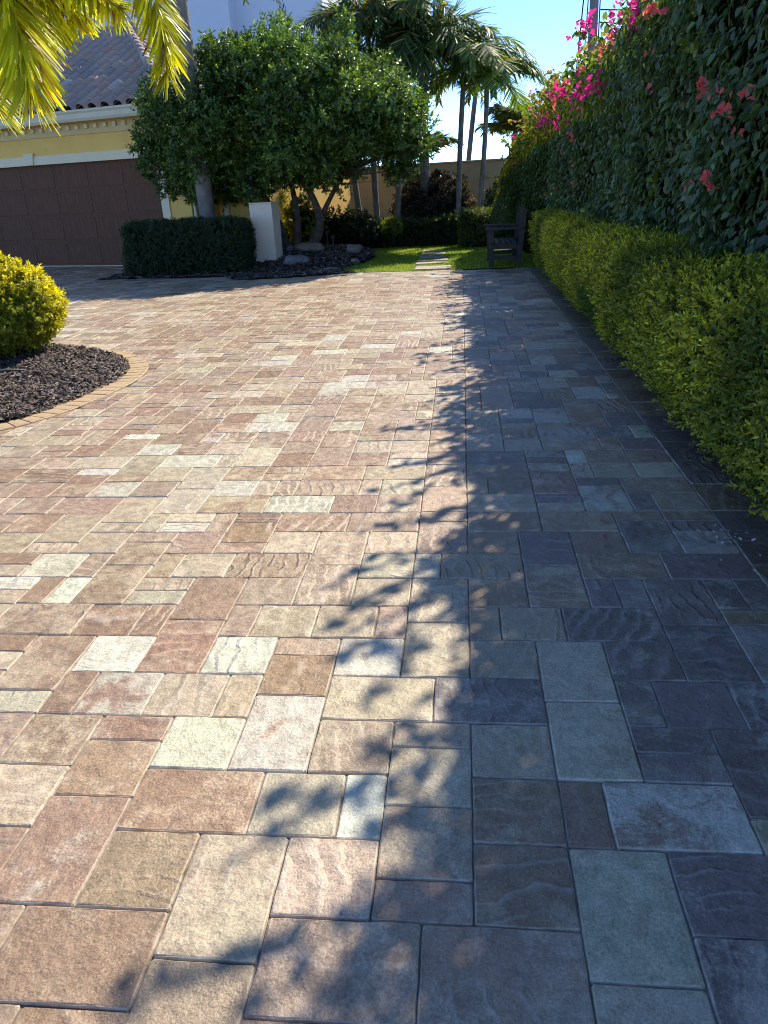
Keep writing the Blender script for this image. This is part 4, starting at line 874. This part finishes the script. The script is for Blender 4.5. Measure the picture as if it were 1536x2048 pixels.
# ------------------------------------------------------------------ bench
WOOD = surf('dark_weathered_wood', (.035,.030,.027), (.022,.02,.018), 8, .6, 60, .4, .004, .4)
bench = tag(empty('garden_bench', (.80, 15.35, 0)), 'dark wooden garden bench at the edge of the lawn', 'bench')
for yv in (-.60, .60):
    MB().box((-.31, yv-.04, 0), (-.23, yv+.04, .64), .005).build('leg', WOOD, bench)
    MB().add(*((lambda V: (V, [(3,2,1,0),(4,5,6,7),(0,1,5,4),(1,2,6,5),(2,3,7,6),(3,0,4,7)]))([(.16,yv-.035,0),(.25,yv-.035,0),(.25,yv+.035,0),(.16,yv+.035,0),(.27,yv-.035,.98),(.35,yv-.035,.98),(.35,yv+.035,.98),(.27,yv+.035,.98)]))).build('leg', WOOD, bench)
    MB().box((-.38, yv-.055, .642), (.29, yv+.055, .685), .008).build('armrest', WOOD, bench)
    MB().box((-.229, yv-.025, .14), (.17, yv+.025, .20)).build('stretcher', WOOD, bench); MB().box((-.229, yv-.03, .32), (.19, yv+.03, .40)).build('seat_rail', WOOD, bench)
for k in range(5): MB().box((-.29+k*.098, -.64, .402), (-.29+k*.098+.082, .64, .43), .004).build('seat_slat', WOOD, bench)
MB().box((-.28, -.56, .30), (-.245, .56, .399)).build('front_rail', WOOD, bench)
for z, h in ((.50, .06), (.90, .08)): MB().box((.215+z*.1, -.56, z), (.25+z*.1, .56, z+h)).build('back_rail', WOOD, bench)
for k in range(12):
    yv = -.52+k*.0945; x0, x1 = .215+.56*.1, .215+.9*.1
    MB().add([(x0,yv-.025,.56),(x0+.02,yv-.025,.56),(x0+.02,yv+.025,.56),(x0,yv+.025,.56),(x1,yv-.025,.9),(x1+.02,yv-.025,.9),(x1+.02,yv+.025,.9),(x1,yv+.025,.9)], [(3,2,1,0),(4,5,6,7),(0,1,5,4),(1,2,6,5),(2,3,7,6),(3,0,4,7)]).build('back_slat', WOOD, bench)
# ------------------------------------------------------------------ small things
for k, (x, yv, lab) in enumerate(((-2.85,17.2,'thin black garden light stake in front of the dark shrub'), (-2.62,16.5,'thin black garden light stake in the mulch nearest the lawn'))):
    r = tag(empty('garden_light', (x, yv, bed_z(x, yv))), lab, 'garden light', 'garden lights in the tree bed')
    MB().tube([(0,0,-.05),(0,0,.36)], .014, 6).build('stake', WIRE, r); MB().tube([(0,0,.361),(0,0,.42),(0,0,.43)], [.03,.04,.015], 8).build('lamp_head', WIRE, r)
HOSE = surf('brown_hose', (.16,.12,.09), (.13,.10,.08), 5, .6, 30, .1, .002)
a_ = gnd(-30, 762); b_ = gnd(55, 751)
o = MB().tube([(a_[0],a_[1],.062),((a_[0]+b_[0])/2,(a_[1]+b_[1])/2+.03,.07),(b_[0],b_[1],.05)], .012, 6).build('irrigation_hose', HOSE, None, True); tag(o, 'thin brown irrigation hose lying on the mulch', 'hose')
loop = []
for t in np.linspace(-.3, 4.4, 22): loop.append((-4.02+.22*math.cos(t)-(.3 if t < 0 else 0)*0, 7.05+.20*math.sin(t), .055))
o = MB().tube(loop, .009, 6).build('irrigation_hose', HOSE, None, True); tag(o, 'curled thin brown hose loop beside the golden bush', 'hose')
LIT = leafmat('dry_leaf', .3, .6, .2, (1.1, 1, .8)); m = 420
LP = np.column_stack([rng.uniform(1.02, 1.5, m), 1.5+rng.random(m)**1.6*11, np.full(m, .012)]); 
k = 34; LP[:k, 0] = rng.normal(1.14, .05, k); LP[:k, 1] = rng.normal(3.15, .06, k)
Dd = rvec(m); Dd[:, 2] *= .25; lc = np.array([.30,.26,.20])*np.exp(rng.normal(size=(m, 1))*.4); lc[300:] = np.array([.62,.12,.22])*np.exp(rng.normal(size=(120, 1))*.3); LP[300:, 0] = 1.25-abs(rng.normal(size=120))*.7; LP[300:, 1] = rng.uniform(3, 14, 120); lc[:k] = np.array([.55,.55,.55])*np.exp(rng.normal(size=(k, 1))*.3); Ls = rng.uniform(.010, .032, m)
o = leafobj('leaf_litter', [leaves(LP, Dd, np.tile([0, 0, 1.], (m, 1))+rvec(m)*.4, Ls, Ls*.5, lc)], LIT); tag(o, 'scattered dry leaf litter along the foot of the hedge', 'litter', kind='stuff')
print('tiles', len(live), 'roof tiles', cnt, 'tris', sum(sum(len(p.vertices)-2 for p in o.data.polygons) if len(o.data.polygons) < 5000 else len(o.data.polygons)*2 for o in COL.objects if o.type == 'MESH'))
